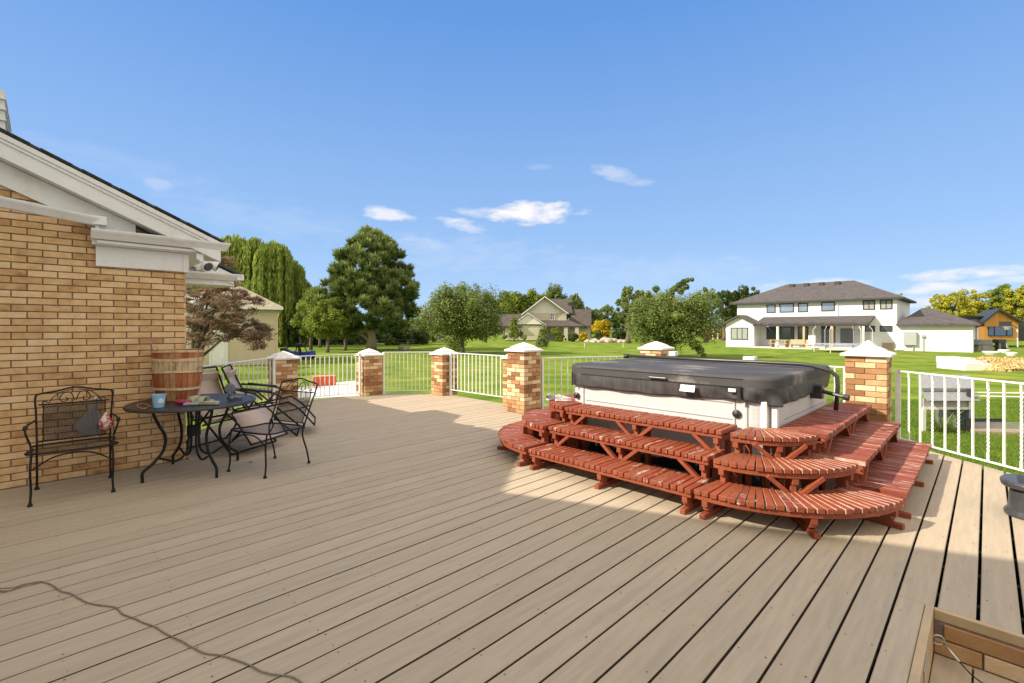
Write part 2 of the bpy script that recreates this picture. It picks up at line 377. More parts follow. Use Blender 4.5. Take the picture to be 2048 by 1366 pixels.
# cable and eye hook
lk = thing('tether_cable', 'thin wire cable with silver crimps hooked to an eye at the stair corner', 'cable', (RX0 + .06, RY1 - .05, -.12))
ez = -.115
m = MB(); m.tube([(RX0 + .05 + .022 * math.cos(t / 12 * 6.283), RY1 - .045 + .01 * math.cos(t / 12 * 6.283), ez + .022 * math.sin(t / 12 * 6.283)) for t in range(12)], .0035, 6, closed=True)
m_zinc = bpy.data.materials['zinc']
m.build('eye_ring', m_zinc, lk, smooth=True)
m = MB(); m.tube([(RX0 + .07, RY1 - .06, ez), (RX0 + .12, RY1 - .10, -.15), (RX0 + .165, RY1 - .14, -.172), (RX0 + .22, RY1 - .18, -.180), (RX0 + .30, RY1 - .30, -.185), (RX0 + .4, RY1 - .5, -.19)], .0028, 6); m.build('wire', m_black, lk, smooth=True)
m = MB(); m.tube([(RX0 + .075, RY1 - .064, ez - .003), (RX0 + .125, RY1 - .104, -.153)], .0062, 8); m.build('crimp', m_zinc, lk, smooth=True); m = MB(); m.tube([(RX0 + .2, RY1 - .165, -.177), (RX0 + .235, RY1 - .2, -.181)], .008, 8); m.build('crimp', m_zinc, lk, smooth=True)

# ================================================================ left brick house
WX = -5.825; WY = 1.03; HS = .445; EZ = 2.25; EY = 1.31; OX = -5.67; JY = -2.12
zr = lambda y: EZ + HS * (EY - y)
ho = thing('brick_house', 'tan brick house end with white gable trim and gutters on the left', 'house', (-7.5, -1, GZ))
m = MB()
y_lo = -4.2
brickrow(m, (WX - .02, y_lo, 0), (0, 1, 0), (1, 0, 0), WY - y_lo, -.06, 3.6, clip=lambda s, z: z < zr(y_lo + s) - .30, L=.1905, H=.06, seed=11, ph=-.004)
# side face of the corner
brickrow(m, (-12.0, WY - .02, 0), (1, 0, 0), (0, 1, 0), 12.0 + WX, -.06, 2.0, L=.1905, H=.06, seed=12, ph=.02)
m.mi = 1
m.extr([(WX - .012, y_lo, -1), (WX - .012, WY - .012, -1), (WX - .012, WY - .012, 2.15), (WX - .012, JY, zr(JY) - .18), (WX - .012, y_lo, zr(JY) - .18)], (-.15, 0, 0))
m.box(-12, WX - .17, WY - .15, WY - .012, -1, 2.1)
m.build('wall', [m_brick, m_mortar], ho)
m = MB()     # roof slabs
def slab(m, xa, xb, ya, za, yb, zb, th): m.extr([(xa, ya, za), (xa, yb, zb), (xa, yb, zb - th), (xa, ya, za - th)], (xb - xa, 0, 0))
slab(m, -12, OX + .02, EY + .03, EZ + .022, JY, zr(JY) + .025, .02)
for i in range(14):   # shingle course steps along the rake edge
    yy = EY - .1 - i * .26; m.beam((OX + .018, yy, zr(yy) + .028), (OX + .018, yy - .2, zr(yy - .2) + .03), .03, .009, up=(0, 0, 1))
m.extr([(-12, JY, zr(JY) + .04), (-12, -5.9, EZ), (-12, -5.9, EZ - .035), (-12, JY, zr(JY))], (12 + OX, 0, 0))
m.build('roof', m_shingle, ho)
def rake(m, x0, x1, off0, off1, ya=EY, yb=-4.0, f=zr):   # board between heights off0..off1 under roof line
    yb2 = max(yb, JY - .4)
    m.extr([(x0, ya, f(ya) - off0), (x0, yb2, f(yb2) - off0), (x0, yb2, f(yb2) - off1), (x0, ya, f(ya) - off1)], (x1 - x0, 0, 0))
m = MB(); rake(m, OX, OX - .025, .02, .2); rake(m, OX + .022, OX + .001, .0, .045); rake(m, OX + .012, OX + .001, .046, .075)
m.build('rake_fascia', m_white, ho, bevel=.003)
m = MB(); rake(m, OX - .026, WX - .1, .19, .2, yb=JY); rake(m, WX + .03, WX + .008, .205, .40, ya=.62, yb=JY)
m.build('frieze_board', m_white, ho)
# boxed return with gutter
m = MB()
def gutter(m, x, y0, y1, z, w=.1, h=.085, s=1):
    prof = [(0, 0), (0, -h), (w * .55, -h), (w * .8, -h * .55), (w * .95, -h * .3), (w, -h * .12), (w, 0), (w - .008, 0), (w - .008, -h * .1), (w * .75, -h * .5), (w * .5, -h + .008), (.008, -h + .008), (.008, 0)]
    n = len(prof)
    b = m.add([(x + s * p, y0, z + q) for p, q in prof] + [(x + s * p, y1 + (p * .6), z + q) for p, q in prof])
    for i in range(n):
        j = (i + 1) % n; m.face(b + i, b + j, b + n + j, b + n + i)
    for e in (0, n): m.face(b + e + 1, b + e + 2, b + e + 3, b + e + 4, b + e + 5, b + e)
gutter(m, OX - .06, .29, EY + .02, EZ + .0); m.build('gutter', m_white, ho, bevel=.002)
m = MB(); m.box(WX - .02, OX - .062, .30, EY - .0, 2.12, EZ - .03); m.box(OX - .061, OX - .03, .33, EY - .08, 2.13, 2.16)
m.extr([(WX + .012, .33, 1.93), (WX + .012, WY + .02, 1.93), (WX + .012, WY + .02, 2.119), (WX + .012, .33, 2.119)], (.014, 0, 0))
m.box(WX + .027, WX + .034, WY - .03, WY + .022, 1.925, 2.119); m.box(-12, WX + .011, WY + .003, WY + .02, 1.93, 2.119)
m.box(-12, OX - .065, WY + .021, EY - .01, 2.121, 2.135)
m.build('cornice_return', m_white, ho, bevel=.003)
m = MB(); m.box(-12, OX + .0, EY - .005, EY + .025, EZ - .085, EZ - .002); m.build('eave_fascia', m_white, ho, bevel=.002)
# loose gutter crossing above the brick
m = MB(); start = 0
gutter(m, 0, 0, 1.25, 0, w=.085, h=.075)
dirg = Vector((-5.66 + 5.3, .33 + .25, 0)).normalized(); ang = math.atan2(dirg.y, dirg.x) - math.pi / 2
m.xform(Matrix.Translation((-5.69 - dirg.x * 1.2, .24 - dirg.y * 1.2, 2.36)) @ Matrix.Rotation(ang, 4, 'Z'))
m.build('porch_gutter', m_white, ho, bevel=.002)
m = MB(); m.box(-5.74, -5.66, .28, .40, 2.29, 2.37); m.box(-5.72, -5.69, .32, .35, 2.24, 2.29); m.build('gutter_end_box', m_white, ho, bevel=.006)
# rear part of the house, second eave corner
zr2 = lambda y: 2.10 + HS * (1.9 - y)
m = MB(); brickrow(m, (-7.62, -1, 0), (0, 1, 0), (1, 0, 0), 2.3, -1, 1.9, seed=21); brickrow(m, (-8.0, 1.28, 0), (1, 0, 0), (0, 1, 0), .38, -1, 1.9, seed=22)
m.mi = 1; m.box(-8.0, -7.61, -1, 1.285, -1, 1.95); m.build('rear_wall', [m_brick, m_mortar], ho)
m = MB(); slab(m, -8.0, -7.34, 1.93, 2.13, 1.06, 2.13 + HS * .87, .035); m.build('rear_roof', m_shingle, ho)
m = MB(); rake(m, -7.36, -7.38, .02, .16, ya=1.88, yb=1.06, f=zr2); m.box(-8.0, -7.38, 1.29, 1.86, 1.955, 1.97)
m.box(-8.0, -7.36, 1.86, 1.88, 1.95, 2.09); m.box(-7.60, -7.36, .9, 1.86, 1.94, 1.954); m.extr([(-7.45, -.2, 1.9), (-7.45, 1.87, 1.97), (-7.45, 1.87, zr2(1.87) - .01), (-7.45, -.2, zr2(-.2) - .3)], (-.03, 0, 0)); m.box(-7.40, -7.381, -.2, 1.859, 1.955, 2.07); m.build('rear_soffit', m_white, ho, bevel=.002)
m = MB(); gutter(m, -7.40, .9, 1.87, 2.10, w=.11, h=.09); m.box(-8.0, -7.30, 1.88, 1.97, 2.02, 2.10); m.build('rear_gutter', m_white, ho, bevel=.002)
# chimney / dormer with siding, roof vent
m_wsid = siding('white_siding', (.66, .67, .66), .1, 2, .9)
m = MB(); m.box(-7.6, -6.6, -1.4, -.275, 2.8, 3.62); 
for i in range(8): m.box(-7.62, -6.585, -1.41, -.265, 2.83 + i * .1, 2.845 + i * .1)
m.build('dormer', m_wsid, ho)
m = MB(); m.lathe((-6.9, 1.1, 2.3), [(.05, 0), (.05, .13), (.06, .14), (.06, .17)], 12); m.build('roof_vent', m_zinc, ho, smooth=False)
# wing behind the camera, whose gable shades the deck
wy = JY - .15
m = MB()
m.extr([(-5.67, wy, -1), (2.9, wy, -1), (2.9, wy, 3.6), (-1.5, wy, 5.75), (-5.67, wy, 3.6)], (0, -7, 0))
hw = m.build('wing_wall', m_wsid, ho)
m = MB()
m.extr([(-5.72, JY, 3.82), (-1.5, JY, 5.95), (3.2, JY, 3.70), (3.2, JY, 3.62), (-1.5, JY, 5.87), (-5.72, JY, 3.74)], (0, -7.3, 0)); m.build('wing_roof', m_shingle, ho)
# floodlights
fl = thing('flood_light', 'white twin floodlight under the eave corner of the brick house', 'light fixture', (-5.72, 1.12, 2.05))
p0 = W  # noqa
c = Vector((-5.72, 1.13, 2.06))
m = MB(); m.box(c.x - .02, c.x + .02, c.y - .03, c.y + .03, c.z + .0, c.z + .06); m.tube([c, c + Vector((.02, .03, -.03))], .018, 8); m.build('mount', m_white, fl, smooth=False)
for s, (dx, dy) in enumerate(((.09, .03), (.05, .13))):
    m = MB(); a = c + Vector((.01 + dx * .2, .02 + dy * .4, -.03)); dv = Vector((dx, dy, -.06)).normalized()
    m.lathe(a, [(.022, 0), (.03, .02), (.048, .06), (.056, .09), (.052, .092)], 14, dv)
    h = m.build('lamp_head', m_white, fl, smooth=False)
    m = MB(); m.lathe(a + dv * .0925, [(.046, 0), (.03, .004)], 14, dv); m.build('lens', m_glass, h)
m = MB(); a = c + Vector((.0, .0, -.05)); m.lathe(a, [(.03, 0), (.034, -.03), (.03, -.06)], 14); m.build('sensor', m_white, fl)

# ================================================================ brick pillars
def pillar(cx_, cy_, s, top, label, seed, base=-.0, capw=.035, caph=.15):
    t = thing('brick_pillar', label, 'pillar', (cx_, cy_, base), 0, 'brick pillars with white caps round the deck edge')
    R = random.Random(seed); m = MB(); H = .0655; n = int(round((top - base) / H)); H = (top - base) / n; j = .008; bw = .095; h = s / 2
    for i in range(n):
        z = base + i * H; L = (s - 0) / 2
        rects = []
        if i % 2 == 0:
            for q in range(2):
                rects += [(-h + q * L, -h + (q + 1) * L - (j if q == 0 else 0), -h, -h + bw), (-h + q * L, -h + (q + 1) * L - (j if q == 0 else 0), h - bw, h)]
            rects += [(-h, -h + bw, -h + bw + j, h - bw - j), (h - bw, h, -h + bw + j, h - bw - j)]
        else:
            for q in range(2):
                rects += [(-h, -h + bw, -h + q * L, -h + (q + 1) * L - (j if q == 0 else 0)), (h - bw, h, -h + q * L, -h + (q + 1) * L - (j if q == 0 else 0))]
            rects += [(-h + bw + j, h - bw - j, -h, -h + bw), (-h + bw + j, h - bw - j, h - bw, h)]
        for (a, b, c_, d) in rects:
            m.rnd = min(1, max(0, R.gauss(.52, .42))); o = R.uniform(-.0015, .0015)
            m.box(cx_ + a + (o if a == -h else 0), cx_ + b + (o if b == h else 0), cy_ + c_ + (o if c_ == -h else 0), cy_ + d + (o if d == h else 0), z + j / 2, z + H - j / 2)
    m.mi = 1; q = h - .009; m.box(cx_ - q, cx_ + q, cy_ - q, cy_ + q, base, top)
    m.build('shaft', [m_pbrick, m_mortar], t, bevel=.0025)
    m = MB(); w1 = h + capw
    prof = [(w1 - .006, top + .001), (w1, top + .008), (w1, top + .034), (w1 - .03, top + .046), (w1 - .06, top + .058), (w1 * .62, top + .085), (w1 * .33, top + .12), (w1 * .1, top + caph * .95), (.004, top + caph)]
    bs = [m.add([(cx_ - a, cy_ - a, z), (cx_ + a, cy_ - a, z), (cx_ + a, cy_ + a, z), (cx_ - a, cy_ + a, z)]) for a, z in prof]
    m.face(bs[0] + 3, bs[0] + 2, bs[0] + 1, bs[0]); m.face(*[bs[-1] + k for k in range(4)])
    for A, B in zip(bs, bs[1:]):
        for k in range(4): m.face(A + k, A + (k + 1) % 4, B + (k + 1) % 4, B + k)
    m.build('cap', m_whitecap, t, bevel=.003)
    return t
PIL = dict(P1=(-8.86, 3.02), P2=(-8.93, 4.72), P3=(-7.86, 5.83), P4=(-5.74, 5.84), P5=(-5.32, 5.54), P6=(-4.15, 7.72), P7=(-1.02, 7.11))
pillar(*PIL['P1'], .38, .80, 'shaded brick pillar behind the mesh patio chair, leftmost of the pillars', 1)
pillar(*PIL['P2'], .38, .79, 'brick pillar to the right of the white concrete pad, before the big pine', 2)
pillar(*PIL['P3'], .38, .81, 'brick pillar under the round leafy tree at the far deck corner', 3)
pillar(*PIL['P4'], .38, .82, 'short brick pillar half hidden behind the taller pillar left of the hot tub', 4)
pillar(*PIL['P5'], .385, .975, 'tall brick pillar standing on the deck just left of the hot tub', 5)
pillar(*PIL['P6'], .40, .975, 'brick pillar showing only its top above the hot tub cover', 6)
pillar(*PIL['P7'], .40, 1.015, 'tall brick pillar at the right end of the hot tub steps', 7, capw=.045, caph=.19)

# ================================================================ railings
def railing(p0, p1, label, n, ztop=.85, zbot=.065, posts=(1, 1), twist=False, zp=-.0, posth=.86, r=.0075, pw=.04):
    p0, p1 = Vector(p0 + (0,)), Vector(p1 + (0,)); d = p1 - p0
    t = thing('railing', label, 'railing', p0.lerp(p1, .5), 0, 'white metal railings round the deck')
    up = Vector((0, 0, 1))
    m = MB(); m.beam(p0 + up * ztop, p1 + up * ztop, .032, .016); m.build('top_rail', m_whitemetal, t, bevel=.002)
    m = MB(); m.beam(p0 + up * zbot, p1 + up * zbot, .028, .014); m.build('bottom_rail', m_whitemetal, t, bevel=.002)
    for k, f in enumerate(posts):
        if f:
            q = (p0, p1)[k] ; m = MB(); m.box(q.x - pw / 2, q.x + pw / 2, q.y - pw / 2, q.y + pw / 2, zp, posth); m.build('post', m_whitemetal, t, bevel=.002)
    a0 = math.atan2(d.y, d.x)
    for i in range(n):
        q = p0 + d * ((i + 1) / (n + 1)); m = MB()
        if twist and i % 2 == 0:
            N = 46; bs = []
            for k in range(N + 1):
                z = zbot + (ztop - zbot) * k / N; f = k / N
                a = a0 + (0 if f < .1 else 1 if f > .9 else (f - .1) / .8) * 16 * math.pi / 2
                bs.append(m.add([(q.x + 1.3 * r * math.cos(a + c * math.pi / 2 + .785), q.y + 1.3 * r * math.sin(a + c * math.pi / 2 + .785), z) for c in range(4)]))
            for A, B in zip(bs, bs[1:]):
                for k in range(4): m.face(A + k, A + (k + 1) % 4, B + (k + 1) % 4, B + k)
        else:
            m.beam(q + up * (zbot + .007), q + up * (ztop - .008), r * 1.9, r * 1.9, up=d)
        m.build('baluster', m_whitemetal, t)
    return t
def off(p, dx, dy): return (p[0] + dx, p[1] + dy)
railing((-6.98, 1.14), off(PIL['P1'], .20, -.22), 'white railing behind the folded loungers at the far left', 17)
railing(off(PIL['P1'], -.05, .24), off(PIL['P2'], .08, -.24), 'white railing in front of the concrete pad with the red box', 13, ztop=.84)
railing(off(PIL['P2'], .16, .24), off(PIL['P3'], -.24, -.05), 'white railing between the pine side pillar and the far corner pillar', 12, ztop=.86)
railing(off(PIL['P3'], .25, -.03), off(PIL['P4'], -.22, .0), 'white railing gate ending at the double pillars left of the hot tub', 14, ztop=.86, zbot=.12)
railing(off(PIL['P5'], .10, .34), off(PIL['P6'], -.22, -.2), 'white railing from the tall left pillar running behind the hot tub', 15, ztop=.86)
railing(off(PIL['P6'], .24, -.02), off(PIL['P7'], -.24, .05), 'white railing just behind the hot tub, between the two tall pillars', 22, ztop=.86)
railing((-.74, 7.12), (3.3, 3.62), 'white railing with twisted bars in front of the small coop', 37, ztop=.852, twist=True, r=.0085, posts=(1, 1), pw=.05)

# ================================================================ hot tub
tub = thing('hot_tub', 'white hot tub under a dark grey padded cover behind red steps', 'hot tub', (-2.3, 5.3, 0))
TX0, TX1, TY0, TY1 = -3.37, -1.24, 4.24, 6.25
m_tub = mat('tub_siding', (.58, .56, .58), (.50, .49, .51), scale=5, stretch=(1, 1, 14), rough=.45)
def rrect(x0, x1, y0, y1, r, n=8):
    p = []
    for cx_, cy_, a in ((x1 - r, y0 + r, -90), (x1 - r, y1 - r, 0), (x0 + r, y1 - r, 90), (x0 + r, y0 + r, 180)):
        for i in range(n + 1):
            t = math.radians(a + 90 * i / n); p.append((cx_ + r * math.cos(t), cy_ + r * math.sin(t)))
    return p
m = MB(); m.prism(rrect(TX0, TX1, TY0, TY1, .2), .2, .80)
body = m.build('cabinet', m_tub, tub)
for z in (.42, .56, .70):
    m = MB(); m.box(TX0 + .25, TX1 - .32, TY0 - .006, TY0 + .001, z, z + .006); m.box(TX1 - .001, TX1 + .005, TY0 + .3, TY1 - .3, z, z + .006); m.build('panel_groove', mat('groove', (.3, .3, .31), rough=.6) if 'groove' not in bpy.data.materials else bpy.data.materials['groove'], tub)
m = MB(); m.prism(rrect(TX0 + .05, TX1 - .05, TY0 + .05, TY1 - .05, .2), 0, .199); m.build('base', m_black, tub)
for xx in (TX0 + .22, TX1 - .30, TX1 - .2):
    m = MB(); m.box(xx, xx + .007, TY0 - .008, TY0 + .01, .2, .79); m.build('corner_seam', bpy.data.materials['groove'], tub)
m = MB(); m.beam((TX1 - .075, TY0 + .045, .42), (TX1 - .075, TY0 + .045, .74), .055, .05, up=(1, 0, 0)); m.beam((TX1 - .01, TY0 + .09, .42), (TX1 - .01, TY0 + .09, .70), .05, .05, up=(1, 0, 0)); m.build('side_lamp', m_whitemetal, tub, bevel=.008)
# latches and straps
for xx, zz in ((TX0 + .13, .60), (TX1 - .28, .615)):
    m = MB(); m.lathe((xx, TY0 - .003, zz), [(.036, 0), (.036, .016), (.022, .024)], 16, (0, -1, 0)); m.box(xx - .013, xx + .013, TY0 - .035, TY0 - .02, zz - .012, zz + .012)
    m.build('cover_latch', m_blackp, tub, bevel=.003)
# cover: top pad and draped skirt
m_cov = mat('cover_vinyl', (.045, .043, .047), (.085, .081, .085), scale=1.6, rough=.68, bump=.35, bscale=9, stretch=(1, 2.2, 1), c3=(.26, .235, .225), patch=1.5, spec=.25)
m_skirt = mat('cover_skirt', (.026, .025, .028), (.075, .072, .076), scale=26, rough=.6, bump=.3, bscale=9, stretch=(1, 1, .06), contrast=.8)
CX0, CX1, CY0, CY1 = TX0 - .03, TX1 + .035, TY0 - .045, TY1 + .03
m = MB(); N = 14
prof = [(-.002, .846), (.004, .850), (.003, .918), (-.002, .932), (-.010, .941), (-.022, .946)]
rings = []
for o, z in prof: rings.append(m.add([(x, y, z) for x, y in rrect(CX0 - o, CX1 + o, CY0 - o, CY1 + o, .24, N)]))
n = 4 * (N + 1)
for A, B in zip(rings, rings[1:]):
    for k in range(n): m.face(A + k, A + (k + 1) % n, B + (k + 1) % n, B + k)
ctr = ((CX0 + CX1) / 2, (CY0 + CY1) / 2); A = rings[-1]
for f, dz in ((.8, .0), (.55, .004), (.25, .006)):
    pts = [(ctr[0] + (m.v[rings[-1] + k][0] - ctr[0]) * f, ctr[1] + (m.v[rings[-1] + k][1] - ctr[1]) * f, .95 + dz) for k in range(n)]
    B = m.add(pts)
    for k in range(n): m.face(A + k, A + (k + 1) % n, B + (k + 1) % n, B + k)
    A = B
m.face(*[A + k for k in range(n)])
cover = m.build('cover', m_cov, tub)
m = MB(); m.box(CX0 + .03, CX1 - .03, 5.205, 5.222, .940, .9575); m.build('fold_seam', m_skirt, tub, bevel=.003)
m = MB(); m.box(CX0 + .25, CX1 - .25, CY0 - .009, CY0 - .004, .846, .853); m.box(CX0 + .25, CX1 - .25, CY0 - .0085, CY0 - .003, .918, .922); m.build('stitch_line', m_blackp, tub)
# skirt with folds
R = random.Random(4)
def perim(n):
    P = rrect(CX0, CX1, CY0, CY1, .24, 10); out = []; L = [0]
    for a, b in zip(P, P[1:] + P[:1]): L.append(L[-1] + math.dist(a, b))
    for i in range(n):
        s = L[-1] * i / n; k = max(j for j in range(len(L) - 1) if L[j] <= s); a, b = P[k], P[(k + 1) % len(P)]; t = (s - L[k]) / max(1e-9, L[k + 1] - L[k])
        x, y = a[0] + (b[0] - a[0]) * t, a[1] + (b[1] - a[1]) * t
        nx, ny = (b[1] - a[1]), -(b[0] - a[0]); l = math.hypot(nx, ny) or 1; out.append((x, y, nx / l, ny / l, s))
    return out
pp = perim(420); m = MB(); rows = []
for j in range(13):
    f = j / 12; ring = []
    for (x, y, nx, ny, s) in pp:
        corner = math.exp(-((x - (CX1 - .05)) ** 2 + (y - (CY0 + .15)) ** 2) / .12)
        low = .715 - .02 * corner + .035 * math.exp(-((x + 1.5) ** 2 + (y - CY0) ** 2) / .03) + .006 * math.sin(s * 5) + .004 * math.sin(s * 17)
        amp = .004 + .034 * corner
        w_ = amp * f * (math.sin(s * 13 + 3 * f + 1.5 * math.sin(s * 4)) * .6 + math.sin(s * 29 - 6 * f) * .4) + .012 * f * math.sin(s * 2.2)
        bulge = .004 * math.sin(f * math.pi) - .012 * f
        ring.append((x + nx * (w_ + bulge + .0035), y + ny * (w_ + bulge + .0035), .856 + (low - .856) * f))
    rows.append(m.add(ring))
n = len(pp)
for A, B in zip(rows, rows[1:]):
    for k in range(n): m.face(A + (k + 1) % n, A + k, B + k, B + (k + 1) % n)
sk = m.build('cover_skirt', m_skirt, tub, smooth=True)
sk.modifiers.new('thick', 'SOLIDIFY').thickness = .004
m = MB(); m.box(CX0 + .13, CX0 + .15, CY0 - .018, CY0 - .010, .72, .86); m.build('strap', m_blackp, tub); m = MB(); m.box(CX1 - .29, CX1 - .262, CY0 - .03, CY0 - .02, .735, .86); m.build('strap', m_blackp, tub)
m = MB(); m.box(-2.32, -2.14, CY0 - .03, CY0 - .018, .862, .885); m.build('cover_handle', m_blackp, tub, bevel=.006)
m = MB(); Mx = Matrix.Translation((-1.93, CY0 - .045, .80)) @ Matrix.Rotation(math.radians(-22), 4, 'X'); m.box(-.06, .075, -.004, .004, -.025, .035, Mx)
tg = m.build('tag', mat('tag_white', (.8, .8, .78), rough=.4), tub)
m = MB(); m.box(-.03, .035, -.0055, -.0045, .006, .012, Mx); m.lathe(Mx @ Vector((.052, -.005, .01)), [(.006, 0), (.005, .0008)], 10, (0, -1, 0)); m.build('tag_print', m_black, tg)
m = MB(); m.box(CX1 - .36, CX1 - .30, CY0 - .035, CY0 - .028, .81, .838); m.build('small_tag', bpy.data.materials['tag_white'], tub)
# lifter bar
m = MB(); by = 5.5
m.tube([(CX0 + .02, by, .985), (-2.2, by + .0, .985), (CX1 - .14, by, .985), (CX1 - .04, by, .975), (CX1 + .12, by, .93), (CX1 + .17, by, .88), (CX1 + .175, by, .78), (CX1 + .16, by, .55)], .02, 10); m.box(CX0 - .01, CX0 + .04, by - .03, by + .03, .955, 1.01)
m.build('lifter_bar', mat('lifter_bronze', (.05, .048, .042), rough=.35, metal=.3), tub, smooth=True)
m = MB(); m.box(CX1 - .05, CX1 + .07, by - .12, by - .02, .66, .79); m.build('lifter_bracket', m_blackp, tub, bevel=.008)
m = MB(); m.tube([(CX1 + .03, by - .07, .74), (CX1 + .24, by - .1, .70)], [.02, .018], 10); m.lathe((CX1 + .24, by - .1, .70), [(.03, 0), (.03, .04), (.02, .05)], 10, (1, -.1, -.2)); m.build('knob', m_blackp, tub)
for i, (px, wd, lab) in enumerate([(1500, .13, 'white block lying on the far edge of the hot tub cover'), (1347, .1, 'chipped white block beside the pillar top behind the hot tub')]):
    c = W(px, 724 if i == 0 else 717.5, .955)
    if i: c = D(px, 718, 6.7); c.z = .962
    m = MB(); m.box(c.x - wd / 2, c.x + wd / 2, c.y - .05, c.y + .05, c.z, c.z + .065); tag(m.build('foam_block', m_whitecap, bevel=.008), lab, 'block')

# ================================================================ red stepped benches
TZ = {1: .19, 2: .363, 3: .527}; TN = {1: 'bottom', 2: 'middle', 3: 'top'}
FY = {1: 3.30, 2: 3.60, 3: 3.86}; DEP = .345
XR = -1.50; XL = -3.12
def slat(m, p0, p1, w0, w1, z, th=.034, R=random, mid=0, edge=.25):
    p0, p1 = Vector(p0), Vector(p1); d = (p1 - p0).normalized(); s = Vector((-d.y, d.x, 0)); m.rnd = R.random(); j = R.uniform(-.0015, .0015)
    Z = Vector((0, 0, z + j)); T = Vector((0, 0, z - th + j)); m.mi = 1 if R.random() < mid else 0
    a, b, c_, e = p0 - s * w0 / 2, p0 + s * w0 / 2, p1 + s * w1 / 2, p1 - s * w1 / 2
    m.hexa([q + T for q in (b, a, e, c_)] + [q + Z for q in (b, a, e, c_)])
    if R.random() < edge: m.m[-3] = 2; m.m[-1] = 2
def support(t, p, out, z):   # leg with foot under the outer edge at p; out = outward unit vector
    p, out = Vector(p), Vector(out); s = Vector((-out.y, out.x, 0)); m = MB(); up = Vector((0, 0, 1))
    q = p - out * .04
    m.beam(q - out * .30 + up * .019, q + out * .055 + up * .019, .042, .037)
    m.beam(q - out * .25 + up * (z - .095), q + out * .02 + up * (z - .095), .042, .045)
    h = z - .118
    m.beam(q - out * .03 + up * .038, q - out * .05 + up * h, .04, .07, up=out)
    m.beam(q - out * .24 + up * .038, q - out * .24 + up * h, .04, .05, up=out)
    m.build('leg', m_red, t, bevel=.004)
def braces(t, p, out, z, along):
    p, out, al = Vector(p), Vector(out), Vector(along); up = Vector((0, 0, 1))
    if z < .3: return
    for s in (-1, 1):
        m = MB(); m.beam(p - out * .035 + al * s * .02 + up * (z - .20), p - out * .035 + al * s * .185 + up * (z - .06), .03, .045, up=out); m.build('brace', m_red, t, bevel=.003)
def straight(name, label, tier, a, b, out, worn):
    z = TZ[tier]; a, b, out = Vector(a + (0,)), Vector(b + (0,)), Vector(out + (0,)); d = (b - a); L = d.length; d.normalize()
    t = thing('bench_step', label, 'step bench', (a + b) / 2 - out * .17, 0, 'red slatted step benches round the hot tub')
    R = random.Random(tier * 7 + len(label)); m = MB(); n = int(round(L / .056)); p = L / n
    for i in range(n):
        c_ = a + d * (i + .5) * p; o = R.uniform(-.003, .003)
        slat(m, c_ + out * o, c_ - out * DEP, p - .011, p - .011, z, R=R, mid=worn)
    m.build('slats', [m_red, m_redworn if abs(out.x) > .5 else m_redworn2, m_bare], t, bevel=.0025)
    up = Vector((0, 0, 1))
    for k in (.03, DEP - .04): m = MB(); m.beam(a - out * k + up * (z - .051) + d * .01, b - out * k + up * (z - .051) - d * .01, .028, .032); m.build('rail', m_red, t, bevel=.002)
    ns = 3 if L < 1.9 else 3
    for i in range(ns):
        q = a + d * (.06 + (L - .12) * i / (ns - 1)); support(t, q, out, z)
        if i in (0, 2): 
            s = d if i == 0 else -d
            if z > .3:
                m = MB(); m.beam(q - out * .035 + s * .02 + Vector((0, 0, z - .20)), q - out * .035 + s * .19 + Vector((0, 0, z - .06)), .03, .045, up=out); m.build('brace', m_red, t, bevel=.003)
        else: braces(t, q, out, z, d)
def curved(name, label, tier, cx_, cy_, R0, a0, a1, worn):
    z = TZ[tier]; t = thing('bench_step', label, 'step bench', (cx_ + R0 * .7 * math.cos(math.radians((a0 + a1) / 2)), cy_ + R0 * .7 * math.sin(math.radians((a0 + a1) / 2)), 0), 0, 'red slatted step benches round the hot tub')
    R = random.Random(tier * 31 + len(label)); m = MB(); n = int(round(R0 * math.radians(a1 - a0) / .060)); Ri = max(.06, R0 - DEP)
    z += .004
    for i in range(n):
        a = math.radians(a0 + (a1 - a0) * (i + .5) / n); da = math.radians((a1 - a0) / n)
        dv = Vector((math.cos(a), math.sin(a), 0)); c_ = Vector((cx_, cy_, 0)); o = R.uniform(-.004, .004)
        slat(m, c_ + dv * (R0 + o), c_ + dv * Ri, R0 * da - .013, max(.012, Ri * da - .005), z, R=R, mid=worn, edge=.9 if cx_ > -2 else .4)
    m.build('slats', [m_red, m_redworn, m_bare], t, bevel=.0025)
    m = MB(); N = 24
    for rad in (R0 - .03, Ri + .04):
        pts = [Vector((cx_ + rad * math.cos(math.radians(a0 + (a1 - a0) * i / N)), cy_ + rad * math.sin(math.radians(a0 + (a1 - a0) * i / N)), z - .055)) for i in range(N + 1)]
        m = MB()
        for p, q in zip(pts, pts[1:]): m.beam(p, q, .028, .03)
        m.build('rail', m_red, t)
    for f in (.05, .5, .95):
        a = math.radians(a0 + (a1 - a0) * f); dv = Vector((math.cos(a), math.sin(a), 0)); q = Vector((cx_, cy_, 0)) + dv * R0
        support(t, q, dv, z)
        if f == .5: braces(t, q, dv, z, Vector((-dv.y, dv.x, 0)))
